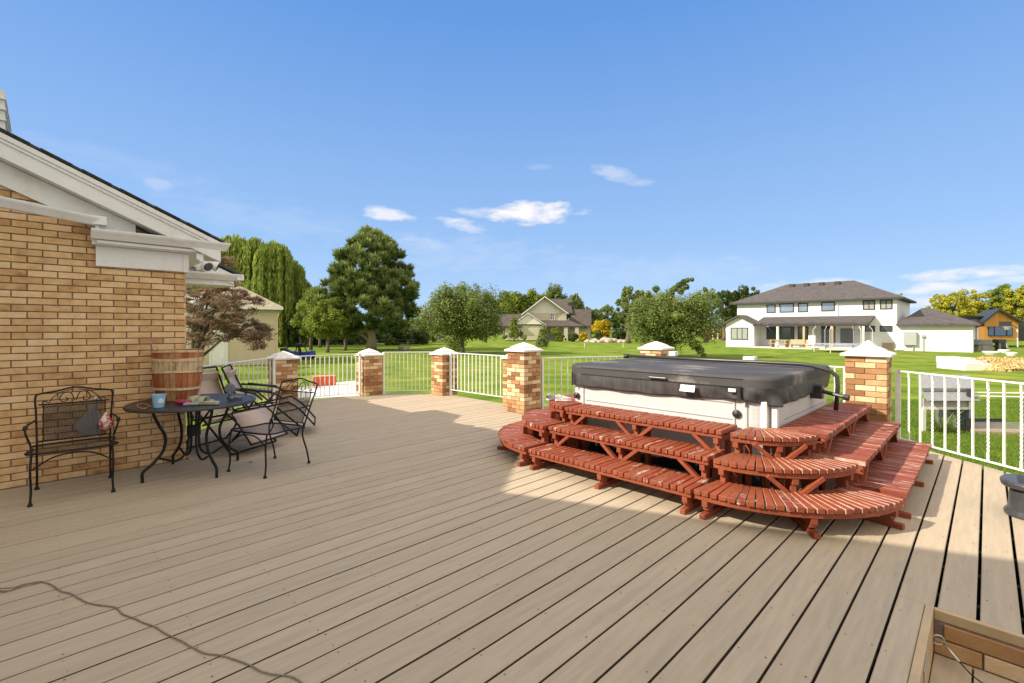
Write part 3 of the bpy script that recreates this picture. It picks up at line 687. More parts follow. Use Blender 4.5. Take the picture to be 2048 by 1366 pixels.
for tier in (1, 2, 3):
    z = TZ[tier]; nm = TN[tier]; fy = FY[tier]
    RR = {1: .99, 2: .725, 3: .47}[tier]; cyr = 4.30; cxr = -1.375
    straight('front', f'straight bench of red slats, {nm} step before the hot tub', tier, (XL + .0 - .0, fy), (XR, fy), (0, -1), {1: .45, 2: .35, 3: .1}[tier])
    curved('rc', f'curved red slat bench, {nm} step at the right front of the hot tub', tier, cxr, cyr, RR, -97, -8, .12)
    xo = {1: -.395, 2: -.635, 3: -.875}[tier]
    straight('right', f'worn straight red bench, {nm} step along the right side of the hot tub', tier, (xo, 4.30), (xo, 6.33), (1, 0), .75)
    curved('lc', f'curved red slat bench, {nm} step at the left front of the hot tub', tier, XL - .02, 4.28, {1: .98, 2: .72, 3: .42}[tier], -180, -91, .25)
    xl = {1: -4.11, 2: -3.85, 3: -3.56}[tier]
    if tier < 3: straight('left', f'straight red slat bench, {nm} step along the left side of the hot tub', tier, (xl, 5.6), (xl, 4.3), (-1, 0), .3)
    else: straight('left', f'straight red slat bench, {nm} step along the left side of the hot tub', tier, (xl - .12, 5.2), (xl - .12, 4.3), (-1, 0), .2)
# ================================================================ patio furniture
def smoothpts(P, n=6, closed=False):
    P = [Vector(p) for p in P]; out = []; N = len(P)
    for i in range(N if closed else N - 1):
        p0 = P[i - 1] if (closed or i) else P[0]; p1 = P[i]; p2 = P[(i + 1) % N]; p3 = P[(i + 2) % N] if (closed or i + 2 < N) else P[-1]
        for k in range(n):
            t = k / n; out.append(.5 * ((2 * p1) + (p2 - p0) * t + (2 * p0 - 5 * p1 + 4 * p2 - p3) * t * t + (3 * p1 - p0 - 3 * p2 + p3) * t ** 3))
    if not closed: out.append(P[-1])
    return out
def mesh_panel(m, o, u, v, nu, nv, r=.0011):
    """expanded metal: diamond lattice on the patch o + a*u + b*v"""
    o, u, v = Vector(o), Vector(u), Vector(v); n = u.cross(v).normalized() * r
    def strip(a, b):
        d = (b - a).normalized(); s = d.cross(n).normalized() * r * 1.2
        k = m.add([a - s, a + s, b + s, b - s]); m.face(k, k + 1, k + 2, k + 3)
    U = lambda i: u * (i / nu); V = lambda j: v * (j / nv)
    for i in range(nu):
        for j in range(nv):
            c = [o + U(i) + V(j + .5), o + U(i + .5) + V(j), o + U(i + 1) + V(j + .5), o + U(i + .5) + V(j + 1)]
            for a in range(4): strip(c[a], c[(a + 1) % 4])
def patio_chair(label, loc, rz):
    """front of the seat looks to local -y"""
    t = thing('patio_chair', label, 'chair', loc, rz, 'black mesh patio chairs'); M = ROOT[t.name]
    def B(m, name, **k): m.xform(M); return m.build(name, m_black, t, **k)
    w, d, sh = .235, .22, .39
    m = MB(); m.tube(smoothpts([(-w, -d, sh), (w, -d, sh), (w + .005, .0, sh - .008), (w - .01, d, sh - .015), (-w + .01, d, sh - .015), (-w - .005, 0, sh - .008)], 6, True), .008, 8, closed=True)
    mesh_panel(m, (-w, -d, sh), (2 * w, 0, 0), (0, 2 * d, -.014), 26, 22, .0018)
    m.box(-w + .01, w - .01, -d - .003, -d + .012, sh - .004, sh); B(m, 'seat')
    # back frame
    bt = .80; lean = .16; ww = w - .005
    bk = lambda x, z: (x, d - .01 + (z - sh) * lean / .41, z)
    arch = [bk(-ww, sh - .02), bk(-ww - .012, .62), bk(-ww - .02, bt - .04), bk(-ww + .01, bt - .01), bk(-.12, bt + .005), bk(0, bt + .03), bk(.12, bt + .005), bk(ww - .01, bt - .01), bk(ww + .02, bt - .04), bk(ww + .012, .62), bk(ww, sh - .02)]
    m = MB(); m.tube(smoothpts(arch, 6), .0075, 8); m.tube([bk(-ww + .0, bt - .10), bk(ww - .0, bt - .10)], .006, 8); m.tube([bk(-ww + .01, sh + .02), bk(ww - .01, sh + .02)], .005, 8)
    m.tube([bk(-ww + .03, bt - .10), bk(-ww + .035, sh + .02)], .004, 6); m.tube([bk(ww - .03, bt - .10), bk(ww - .035, sh + .02)], .004, 6)
    B(m, 'backrest', smooth=True)
    m = MB(); a = Vector(bk(-ww + .03, sh + .02)); b = Vector(bk(ww - .03, sh + .02)); c_ = Vector(bk(-ww + .03, bt - .10))
    mesh_panel(m, a, b - a, c_ - a, 24, 20, .0018); B(m, 'mesh_panel')
    m = MB()
    for s in (-1, 1):
        z0 = bt - .10
        m.tube(smoothpts([bk(s * .205, z0 + .012), bk(s * .19, z0 + .028), bk(s * .165, z0 + .012), bk(s * .145, z0 + .05), bk(s * .09, bt - .005), bk(s * .02, bt + .012)], 5), .004, 6)
        m.tube(smoothpts([bk(s * .005, z0 + .02), bk(s * .03, z0 + .085), bk(s * .075, z0 + .085), bk(s * .10, z0 + .04), bk(s * .075, z0 + .012), bk(s * .05, z0 + .03), bk(s * .06, z0 + .05)], 5), .004, 6)
    B(m, 'scroll_work', smooth=True)
    for s in (-1, 1):
        m = MB(); m.tube(smoothpts([bk(s * (ww + .012), .58), (s * (w + .035), .10, .575), (s * (w + .045), -.06, .572), (s * (w + .04), -.15, .562), (s * (w + .03), -.19, .53), (s * (w + .012), -.16, .46), (s * w, -d + .02, sh)], 6), .007, 8)
        m.beam((s * (w + .045), .0, .578), (s * (w + .042), -.15, .57), .028, .007); B(m, 'armrest', smooth=True)
        m = MB(); m.tube(smoothpts([(s * w, -d + .005, sh), (s * (w + .006), -d - .015, .26), (s * (w + .002), -d - .008, .12), (s * (w + .006), -d - .02, .02)], 6), .008, 8); m.lathe((s * (w + .006), -d - .02, .0), [(.016, 0), (.016, .008), (.009, .03)], 10)
        B(m, 'leg', smooth=True)
        m = MB(); m.tube(smoothpts([(s * (w - .005), d - .01, sh + .03), (s * (w - .004), d - .03, .30), (s * (w - .002), d + .02, .14), (s * w, d + .045, .02)], 6), .008, 8); m.lathe((s * w, d + .045, .0), [(.016, 0), (.016, .008), (.009, .03)], 10)
        B(m, 'leg', smooth=True)
    m = MB(); m.tube(smoothpts([(-w, -d - .005, .27), (-.12, -d, .345), (0, -d, .365), (.12, -d, .345), (w, -d - .005, .27)], 5), .006, 8)
    B(m, 'stretcher', smooth=True)
    return t
ch1 = patio_chair('black wrought mesh chair against the brick wall with a plastic bag on it', (-5.33, .17, 0), math.radians(90 - 3))
ch2 = patio_chair('black wrought mesh chair standing out in front of the far table edge', (-4.90, 1.54, 0), math.radians(22))
# table
TC = Vector((-5.30, 1.0, 0)); TZt = .665
tb = thing('patio_table', 'round black metal table with curved legs at the brick wall corner', 'table', TC)
m = MB(); m.lathe(TC + Vector((0, 0, TZt - .03)), [(.49, .006), (.515, 0), (.522, .012), (.515, .027), (.505, .030), (.49, .026), (.05, .026), (.0, .026)], 56)
m.build('table_top', mat('table_top', (.025, .025, .03), (.04, .04, .047), scale=60, rough=.38, bump=.3, bscale=200), tb, smooth=False, bevel=0)
for k in range(4):
    a = math.radians(14 + 90 * k); dv = Vector((math.cos(a), math.sin(a), 0)); P = lambda r, z: TC + dv * r + Vector((0, 0, z))
    m = MB(); m.tube(smoothpts([P(.33, TZt - .03), P(.325, .58), P(.28, .47), P(.235, .37), P(.25, .25), P(.33, .15), P(.405, .09), P(.41, .03), P(.41, .0)], 6), .0125, 10); m.build('leg', m_black, tb, smooth=True)
    dv2 = Vector((math.cos(a), math.sin(a), 0)); Q = lambda r, z: TC + dv2 * r + Vector((0, 0, z))
    m = MB(); m.tube(smoothpts([Q(.15, TZt - .03), Q(.07, .60), Q(.045, .5), Q(.045, .3), Q(.07, .18), Q(.15, .13), Q(.24, .165), Q(.30, .19)], 6), .010, 10); m.build('inner_stay', m_black, tb, smooth=True)
m = MB(); m.lathe(TC + Vector((0, 0, .34)), [(.058, 0), (.058, .09)], 16); m.build('collar', m_black, tb)
# baskets
m_bask = mat('basket_wood', (.42, .20, .08), (.58, .36, .17), scale=7, stretch=(1, 1, .25), rough=.75, bump=.4, bscale=60, rndmix=.5, c3=(.26, .10, .05), patch=4, ramp=[(0, (.10, .02, .012)), (.35, (.30, .06, .02)), (.6, (.42, .15, .05)), (1, (.55, .32, .14))])
m_bask2 = mat('basket_pale', (.55, .38, .2), (.68, .52, .32), scale=9, stretch=(1, 1, .3), rough=.8, bump=.4, bscale=60, rndmix=.5, c3=(.25, .14, .07), patch=6)
BC = Vector((-5.535, .915, 0))
def basket(z0, h, r0, r1, label, hoops, wood, grp='stacked bushel baskets on the table'):
    t = thing('bushel_basket', label, 'basket', (BC.x, BC.y, z0), 0, grp); R = random.Random(int(z0 * 99)); n = 26
    m = MB()
    for i in range(n):
        a0 = 2 * math.pi * i / n; a1 = 2 * math.pi * (i + .93) / n; m.rnd = R.random(); o = R.uniform(-.002, .002); K = 5; g = []
        for k in range(K + 1):
            f = k / K; r = r0 + (r1 - r0) * f + .012 * math.sin(f * math.pi) + o; g.append(m.add([BC + Vector((r * math.cos(a), r * math.sin(a), z0 + h * f)) for a in (a0, a1)] + [BC + Vector(((r - .004) * math.cos(a), (r - .004) * math.sin(a), z0 + h * f)) for a in (a1, a0)]))
        for A, B in zip(g, g[1:]):
            for q in range(4): m.face(A + q, A + (q + 1) % 4, B + (q + 1) % 4, B + q)
    m.rnd = .4; m.lathe(BC + Vector((0, 0, z0)), [(r0 - .004, 0), (r0 - .004, .008)], 26)
    m.build('staves', wood, t)
    for f in hoops:
        r = r0 + (r1 - r0) * f + .012 * math.sin(f * math.pi) + .003; m = MB(); bs = []
        for i in range(40):
            a = 2 * math.pi * i / 40; dz = .004 * math.sin(a * 2 + f * 9)
            bs.append(m.add([BC + Vector((q * math.cos(a), q * math.sin(a), z0 + h * f + dz + e)) for q, e in ((r, -.011), (r + .004, -.011), (r + .004, .011), (r, .011))]))
        for A, B in zip(bs, bs[1:] + bs[:1]):
            for q in range(4): m.face(A + q, B + q, B + (q + 1) % 4, A + (q + 1) % 4)
        m.build('hoop', m_bask2, t)
    for s in (-1, 1):
        a = math.radians(45 + (0 if s > 0 else 180)); c_ = BC + Vector((math.cos(a) * (r1 + .012), math.sin(a) * (r1 + .012), z0 + h * .93))
        s2 = Vector((-math.sin(a), math.cos(a), 0)); m = MB(); m.tube(smoothpts([c_ - s2 * .03, c_ - s2 * .035 + Vector((0, 0, .035)), c_ + Vector((0, 0, .05)), c_ + s2 * .035 + Vector((0, 0, .035)), c_ + s2 * .03], 4), .002, 5); m.build('wire_handle', m_black, t)
basket(.665, .285, .150, .205, 'reddish wooden bushel basket at the bottom of the stack on the patio table', (.4, .97), m_bask)
basket(.82, .235, .160, .209, 'pale stained bushel basket in the middle of the stack on the patio table', (.97,), m_bask2)
basket(.925, .215, .163, .212, 'wooden bushel basket on top of the stack on the patio table', (.62, .97), m_bask)
# bucket
bc = Vector((-5.07, .70, .665)); m_buck = mat('bucket_blue', (.22, .48, .68), (.27, .54, .74), scale=12, rough=.4)
bk_ = thing('small_bucket', 'small light blue bucket with a wire handle on the patio table', 'bucket', bc)
m = MB(); m.lathe(bc, [(.038, 0), (.052, .105), (.055, .106), (.055, .112), (.050, .112), (.036, .004)], 28); m.build('pail', m_buck, bk_, smooth=False)
m = MB(); dvc = (Vector((0, 0, .7)) - bc); dvc.z = 0; dvc.normalize(); sd2 = Vector((-dvc.y, dvc.x, 0)); dvv = (dvc - sd2 * -.35).normalized(); s2 = Vector((-dvv.y, dvv.x, 0))
Rr = random.Random(2)
for q in range(16):
    a = q * .4; rr_ = .007 + .011 * Rr.random(); c_ = bc + dvv * (.0466 + .0135 * .0) + Vector((0, 0, .058)); p = c_ + s2 * rr_ * math.cos(a) * 1.1 + Vector((0, 0, rr_ * math.sin(a)))
    r_at = .038 + .014 * (p.z - bc.z) / .105; p = bc + (p - bc) ; h_ = Vector((p.x - bc.x, p.y - bc.y, 0)).normalized() * (r_at + .0012); m.lathe(Vector((bc.x + h_.x, bc.y + h_.y, p.z)), [(.0075, 0), (.006, .0008)], 8, h_.normalized())
m.build('decal', mat('decal', (.75, .62, .62), (.85, .8, .8), scale=60, rough=.5), bk_)
m = MB(); m.tube(smoothpts([bc + s2 * -.055 + Vector((0, 0, .10)), bc + s2 * -.05 - dvv * .02 + Vector((0, 0, .14)), bc - dvv * .05 + Vector((0, 0, .155)), bc + s2 * .05 - dvv * .02 + Vector((0, 0, .14)), bc + s2 * .055 + Vector((0, 0, .10))], 5), .0025, 6); m.build('handle', mat('red_wire', (.4, .1, .06), rough=.4), bk_)
# cord, red item, box, sandals, little lamp
m = MB(); P = lambda px, py, z=.668: W(px, py, z)
m.tube(smoothpts([P(300, 812), P(290, 817), P(277, 815), P(275, 809), P(286, 807), P(297, 811), P(302, 813.5)], 5), .0035, 6)
tag(m.build('cord_loop', mat('orange_cord', (.55, .2, .08), rough=.6), smooth=True), 'orange cord curled beside the blue bucket on the patio table', 'cord')
def blob(name, c, sx, sy, sz, rz, mt, label, cat):
    m = MB(); m.lathe((0, 0, 0), [(.3, 0), (.8, .12), (1, .45), (.93, .75), (.6, .95), (.2, 1)], 22); m.xform(Matrix.Translation(c) @ Matrix.Rotation(rz, 4, 'Z') @ Matrix.Diagonal((sx, sy, sz, 1)))
    return tag(m.build(name, mt, smooth=True), label, cat)
blob('frisbee_lid', Vector((-5.12, .885, .666)), .075, .045, .042, YAW, mat('dark_pink', (.30, .02, .05), (.36, .03, .07), rough=.5), 'dark red rounded lid between the bucket and the baskets', 'lid')
m = MB(); m.box(-.06, .06, -.035, .035, 0, .02, Matrix.Translation((-5.005, .93, .667)) @ Matrix.Rotation(YAW + .2, 4, 'Z')); tag(m.build('glasses_case', mat('grey_blue', (.28, .33, .38), rough=.5), bevel=.006), 'pale blue grey flat case beside the sandals on the table', 'case')
m_san = mat('sandal_foam', (.33, .33, .22), (.42, .42, .29), scale=20, rough=.75)
def sandal(c, rz, label, roll=0):
    t = thing('sandal', label, 'sandal', c, 0, 'olive slide sandals on the table'); M = Matrix.Translation(c) @ Matrix.Rotation(rz, 4, 'Z') @ Matrix.Rotation(roll, 4, 'X')
    out = [(-.125, 0), (-.115, .032), (-.06, .036), (0, .036), (.06, .046), (.105, .04), (.13, .01), (.125, -.02), (.09, -.04), (.03, -.04), (-.03, -.032), (-.1, -.034)]
    m = MB(); m.prism([(x, y) for x, y in reversed(out)][::-1] if False else [(x, y) for x, y in reversed(out)], 0, .028); m.xform(M); m.build('sole', m_san, t, bevel=.006)
    m = MB(); bs = []
    for k in range(9):
        a = math.pi * k / 8; y = .043 * math.cos(a); z = .024 + .052 * math.sin(a); bs.append(m.add([(.0, y, z), (.085, y * .95, z * .82 + .002), (.085, y * .88, z * .75), (.0, y * .92, z - .006)]))
    for A, B in zip(bs, bs[1:]):
        for q in range(4): m.face(A + q, A + (q + 1) % 4, B + (q + 1) % 4, B + q)
    m.xform(M); m.build('strap', m_san, t, smooth=True); return t
sandal(Vector((-4.965, 1.035, .666)), YAW + math.pi - .1, 'olive slide sandal lying nearer the table edge, in front of the other')
sandal(Vector((-5.085, 1.005, .666)), YAW + math.pi + .18, 'olive slide sandal behind, next to the pale flat case')
c = Vector((-5.10, 1.29, .666)); lp = thing('clamp_lamp', 'small dark grey swivel stand with round head on the patio table', 'gadget', c)
m_gp = mat('grey_plastic', (.10, .11, .14), (.14, .15, .18), scale=20, rough=.45)
m = MB(); m.tube([c + c2w(-.06, 0, .02), c + c2w(.07, 0, .02)], .02, 12); m.tube([c + c2w(-.0, .0, .02), c + c2w(-.0, -.06, .02)], .016, 10); m.build('base', m_gp, lp, smooth=True)
m = MB(); m.tube([c + c2w(-.04, 0, .03), c + c2w(-.045, 0, .075)], [.012, .016], 10); m.build('stem', m_gp, lp, smooth=True)
m = MB(); m.lathe(c + c2w(-.045, .015, .105), [(.02, -.02), (.045, -.01), (.05, .012), (.044, .016), (.01, .012)], 20, -c2w(-.2, 1, -.2)); m.build('head', m_gp, lp, smooth=True)

# plastic bag hanging on chair
bp = D(190, 820, 4.12); bg = thing('plastic_bag', 'thin knotted plastic bag with red print hanging on the mesh chair back', 'bag', bp)
m_bag = mat('bag_film', (.60, .60, .68), (.75, .75, .82), scale=10, rough=.25, bump=.6, bscale=30)
m_bag.node_tree.nodes['Principled BSDF'].inputs['Alpha'].default_value = .72
m_bagr = mat('bag_print', (.5, .06, .04), (.7, .66, .64), scale=34, rough=.3, bump=.6, bscale=30, contrast=4)
def crumple(m, c, rx, ry, rz, seed, nu=26, nv=16):
    R = random.Random(seed); ph = [R.uniform(0, 6.28) for _ in range(8)]; rows = []
    for j in range(nv + 1):
        f = j / nv; row = []
        for i in range(nu):
            a = 2 * math.pi * i / nu; pr = (math.sin(min(f, .999) * math.pi) ** .6) * (.35 + .65 * min(1, (1 - f) * 1.5))
            w_ = 1 + .14 * math.sin(3 * a + ph[0] + 4 * f) + .09 * math.sin(7 * a + ph[1] - 5 * f) + .06 * math.sin(11 * a + ph[2] + 9 * f)
            row.append(Vector(c) + c2w(rx * pr * w_ * math.cos(a), ry * pr * w_ * math.sin(a), rz * f))
        rows.append(m.add(row))
    for A, B in zip(rows, rows[1:]):
        for i in range(nu): m.face(A + i, A + (i + 1) % nu, B + (i + 1) % nu, B + i)
Fb = 4.28
m = MB(); crumple(m, D(185, 874, Fb), .135, .07, .27, 3); m.build('sack', m_bag, bg, smooth=True)
m = MB(); crumple(m, D(211, 864, Fb - .06), .062, .05, .18, 5); m.build('printed_sack', m_bagr, bg, smooth=True)
m = MB(); m.tube(smoothpts([D(185, 832, Fb), D(192, 812, Fb), D(194, 797, Fb - .02), D(190, 796, Fb - .1)], 5), [.02] * 4 + [.012] * 12, 8); m.build('knot', m_bag, bg, smooth=True)

# folding recliners behind the table
m_sling = mat('sling_beige', (.46, .36, .31), (.52, .42, .36), scale=120, rough=.85, bump=.3, c3=(.40, .32, .28), patch=5)
m_bltube = m_black
def recliner(label, c, rz):
    t = thing('folding_recliner', label, 'recliner', c, rz, 'beige folding recliners by the brick wall corner'); M = ROOT[t.name]
    def B(m, name, mt, **k): m.xform(M); return m.build(name, mt, t, **k)
    w = .27
    # local x = towards the feet, y = sideways
    for s in (-1, 1):
        y = s * w
        m = MB(); m.tube(smoothpts([(-.42, y, .88), (-.30, y, .60), (-.16, y, .36)], 4), .011, 8); m.tube([(-.18, y, .34), (.30, y, .43)], .011, 8); m.tube(smoothpts([(.30, y, .43), (.44, y, .32), (.60, y, .12)], 4), .010, 8); B(m, 'side_rail', m_bltube, smooth=True)
        m = MB(); yy = s * (w + .03); m.tube([(-.30, yy, .015), (.12, yy, .50)], .011, 8); B(m, 'leg', m_bltube, smooth=True)
        m = MB(); m.tube([(.40, yy + s * .02, .015), (-.16, yy + s * .02, .55)], .011, 8); B(m, 'leg', m_bltube, smooth=True)
        m = MB(); m.tube(smoothpts([(-.30, yy, .62), (-.10, yy, .60), (.12, yy, .56), (.22, yy, .50)], 4), .014, 8); m.beam((-.22, yy, .625), (.12, yy, .575), .05, .022); B(m, 'armrest', m_blackp, smooth=True)
    m = MB()
    for x, z, e in ((-.30, .015, .05), (.40, .015, .05), (.60, .12, 0), (-.42, .88, 0), (0, .30, .03)): m = MB(); m.tube([(x, -w - e, z), (x, w + e, z)], .010, 8); B(m, 'cross_bar', m_bltube, smooth=True)
    def sheet(pts, name):
        m = MB(); P = smoothpts(pts, 5); bs = [m.add([(p.x, -w + .02, p.z), (p.x, w - .02, p.z), (p.x, w - .02, p.z - .005), (p.x, -w + .02, p.z - .005)]) for p in P]
        for A, B_ in zip(bs, bs[1:]):
            for q in range(4): m.face(A + q, A + (q + 1) % 4, B_ + (q + 1) % 4, B_ + q)
        B(m, name, m_sling, smooth=True)
    sheet([(-.415, 0, .86), (-.32, 0, .62), (-.22, 0, .44), (-.16, 0, .365)], 'sling_back'); sheet([(-.155, 0, .35), (.05, 0, .33), (.29, 0, .43)], 'sling_seat'); sheet([(.31, 0, .42), (.43, 0, .31), (.585, 0, .13)], 'sling_leg')
    m = MB(); m.box(-.05, .05, -w + .03, w - .03, 0, .03); m.xform(Matrix.Translation((-.375, 0, .79)) @ Matrix.Rotation(math.radians(25), 4, 'Y') @ Matrix.Rotation(math.radians(90), 4, 'Y')); B(m, 'head_pillow', m_sling, bevel=.01)
c = W(452, 893, 0); recliner('beige and black folding recliner nearer the table, behind the table legs', c, YAW - .25)
c = W(528, 868, 0); recliner('beige and black folding recliner farther out, behind the standing mesh chair', c, YAW + .38)

# shoes on the top step
m_shoe = mat('shoe_white', (.62, .60, .58), (.3, .28, .32), scale=30, rough=.7, contrast=2)
for i, (px, py, a, lab) in enumerate([(1105, 792, .25, 'grey white running shoe left of its pair on the red step'), (1127, 795, -.1, 'white sneaker with dark marks lying on the red top step')]):
    c = W(px, py + 7, .535); t = thing('sneaker', lab, 'shoe', c, YAW + a + (.5 if i == 0 else 0), 'shoes left on the step'); M = ROOT[t.name]; M2 = M @ Matrix.Diagonal((.62, .62, .62, 1))
    m = MB(); m.prism([(-.14, -.035), (-.05, -.032), (.06, -.045), (.13, -.03), (.145, .0), (.125, .035), (.05, .045), (-.05, .034), (-.14, .035), (-.155, 0)], 0, .028); m.xform(M2); m.build('sole', m_whitecap, t, bevel=.004)
    m = MB(); bs = []
    for (x, hw_, hh) in [(-.145, .028, .075), (-.10, .034, .095), (-.04, .034, .085), (.03, .038, .065), (.09, .036, .048), (.135, .02, .035)]:
        bs.append(m.add([(x, hw_ * math.cos(q * math.pi / 8), .026 + hh * math.sin(q * math.pi / 8) ** .8) for q in range(9)]))
    for A, B in zip(bs, bs[1:]):
        for q in range(8): m.face(A + q, B + q, B + q + 1, A + q + 1)
    m.xform(M2); m.build('upper', m_shoe, t, smooth=True)

# plastic step stool at right
c = Vector((.02, 5.05, 0)); c = W(2052, 1040, 0); t = thing('step_stool', 'dark grey plastic step stool at the right edge of the deck', 'stool', c, 0)
m_stool = mat('stool_plastic', (.035, .037, .042), (.05, .052, .058), scale=20, rough=.35)
c = c + c2w(.16, .03, 0)
def ell(a, b, n=28, p=.8): return [(math.copysign(abs(math.cos(q * 2 * math.pi / n)) ** p, math.cos(q * 2 * math.pi / n)) * a, math.copysign(abs(math.sin(q * 2 * math.pi / n)) ** p, math.sin(q * 2 * math.pi / n)) * b) for q in range(n)]
def loft(m, secs, n=28):
    bs = [m.add([(c.x + x, c.y + y, z) for x, y in ell(a, b, n)]) for a, b, z in secs]
    for A, B in zip(bs, bs[1:]):
        for k in range(n): m.face(A + k, A + (k + 1) % n, B + (k + 1) % n, B + k)
    m.face(*[bs[-1] + k for k in range(n)]); m.face(*[bs[0] + k for k in reversed(range(n))])
m = MB(); loft(m, [(.20, .18, 0), (.20, .18, .02), (.18, .16, .045), (.17, .15, .19)]); m.build('base', m_stool, t, smooth=False, bevel=.006)
m = MB(); loft(m, [(.17, .15, .191), (.215, .19, .21), (.22, .195, .24), (.205, .18, .255), (.19, .165, .253)]); m.build('top', m_stool, t, bevel=.004)
m = MB()
for q in range(10): m.box(c.x - .13, c.x + .13, c.y - .12 + q * .026, c.y - .108 + q * .026, .253, .257)
m.build('grip_pad', m_blackp, t, bevel=.001)

# rope across the deck
pts = [(-30, 1172), (2, 1181), (20, 1181), (45, 1170), (78, 1163), (95, 1166), (108, 1172), (122, 1182), (140, 1186), (158, 1196), (176, 1205), (200, 1210), (225, 1213), (236, 1218), (246, 1228), (268, 1236), (290, 1246), (312, 1254), (330, 1266), (360, 1280), (385, 1294), (410, 1306), (440, 1310), (465, 1317), (500, 1330), (520, 1341), (545, 1348), (575, 1351), (592, 1357), (605, 1366), (630, 1385)]
m = MB(); m.tube(smoothpts([W(x, y, .006) for x, y in pts], 6), .0031, 7)
ro = m.build('rope', mat('rope_tan', (.20, .155, .11), (.36, .29, .21), scale=90, rough=.9, bump=.6), smooth=True); tag(ro, 'thin grey tan rope snaking across the deck boards in the near left', 'rope')
m = MB(); m.tube(smoothpts([W(x, y, .012) for x, y in [(-20, 1176), (20, 1176), (50, 1168), (80, 1163)]], 6), .0035, 6); m.build('strand', bpy.data.materials['rope_tan'], ro, smooth=True)
# fallen leaves on the deck
R = random.Random(8); m_leafd = mat('dry_leaf', (.10, .085, .03), (.2, .15, .05), scale=20, rough=.8)
for i, (px, py, lab) in enumerate([(500, 924, 'tiny curled green brown leaf lying by the mesh chair leg')]):
    c = W(px, py, .004); m = MB()
    for q in range(4):
        a = R.uniform(0, 6.28); l = .028; d = Vector((math.cos(a), math.sin(a), 0)); s = Vector((-d.y, d.x, 0)) * .009
        k = m.add([c, c + d * l * .5 + s + Vector((0, 0, .006)), c + d * l + Vector((0, 0, .002)), c + d * l * .5 - s + Vector((0, 0, .004))]); m.face(k, k + 1, k + 2, k + 3)
    tag(m.build('dry_leaf', m_leafd), lab, 'leaf')
# ================================================================ foliage
def leafmat(name, ramp, trans=.35, rough=.6):
    return mat(name, (0, 0, 0), scale=.7, rough=rough, rndmix=.72, ramp=ramp, trans=trans, spec=.25)
G_DK = [(0, (.028, .052, .010)), (.5, (.062, .10, .020)), (1, (.14, .185, .045))]
G_MD = [(0, (.055, .09, .018)), (.5, (.155, .205, .05)), (1, (.36, .41, .13))]
G_LT = [(0, (.08, .125, .014)), (.5, (.19, .25, .03)), (1, (.34, .38, .07))]
G_YL = [(0, (.20, .24, .02)), (.5, (.40, .40, .035)), (1, (.60, .50, .08))]
G_GO = [(0, (.30, .24, .01)), (.5, (.50, .38, .015)), (1, (.62, .50, .04))]
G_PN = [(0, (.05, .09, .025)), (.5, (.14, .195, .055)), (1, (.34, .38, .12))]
G_RB = [(0, (.10, .065, .042)), (.5, (.24, .155, .10)), (1, (.44, .33, .22))]
LM = {k: leafmat('leaf_' + k, v, tr) for k, v, tr in (('dark', G_DK, .3), ('mid', G_MD, .35), ('light', G_LT, .4), ('yellow', G_YL, .4), ('gold', G_GO, .4), ('pine', G_PN, .15), ('russet', G_RB, .35))}
m_bark = mat('bark', (.10, .075, .055), (.20, .155, .12), scale=6, stretch=(1, 1, .3), rough=.95, bump=.8)
m_barkl = mat('bark_pale', (.28, .22, .16), (.40, .33, .25), scale=6, stretch=(1, 1, .3), rough=.95, bump=.8)
NPR = np.random.default_rng(5)
def unit(n):
    v = NPR.normal(size=(n, 3)); return v / np.linalg.norm(v, axis=1, keepdims=True)
def quads(P, N, size, asp=1.6, updir=None):
    """leaf quads at P with normals N"""
    n = len(P); a = updir if updir is not None else unit(n)
    t = np.cross(N, a); t /= np.linalg.norm(t, axis=1, keepdims=True) + 1e-9; b = np.cross(t, N)
    s = (size * NPR.uniform(.65, 1.25, n))[:, None]
    t = t * s * .5 / asp ** .5; b = b * s * .5 * asp ** .5
    return np.stack([P - b, P + t * .9, P + b, P - t * .9], 1)
def crown(clumps, per, leaf, asp=1.6, out=.55, flat=1.0):
    """clumps: (n,4) centre and radius"""
    C = np.repeat(clumps[:, :3], per, 0); R = np.repeat(clumps[:, 3], per); d = unit(len(C)); rr = NPR.uniform(.35, 1.0, len(C)) ** .6
    P = C + d * (R * rr)[:, None] * np.array([1, 1, flat]); N = d * out + unit(len(C)) * (1 - out) + np.array([0, 0, .25]); N /= np.linalg.norm(N, axis=1, keepdims=True)
    q = quads(P, N, np.full(len(C), leaf), asp)
    cr = np.repeat(NPR.uniform(.15, .85, len(clumps)), per); rnd = np.clip(cr * .6 + NPR.uniform(0, .4, len(C)), 0, 1)
    return q, rnd
def envelope(c, rx, rz, n, rc, shape='round', zmin=-1, shell=.45):
    out = []; c = np.array(c)
    while len(out) < n:
        u = unit(1)[0]; r = NPR.uniform(shell, 1) ** .5; p = u * r
        if shape == 'cone': 
            f = NPR.uniform(0, 1) ** .8; ang = NPR.uniform(0, 6.28); w_ = (1 - f) ** .75 * (.9 + .2 * math.sin(f * 9)) + .08; rr = NPR.uniform(.4, 1) ** .5 * w_
            p = np.array([math.cos(ang) * rr, math.sin(ang) * rr, f * 2 - 1])
        if p[2] < zmin: continue
        out.append([c[0] + p[0] * rx, c[1] + p[1] * rx, c[2] + p[2] * rz, rc * NPR.uniform(.6, 1.25)])
    return np.array(out)
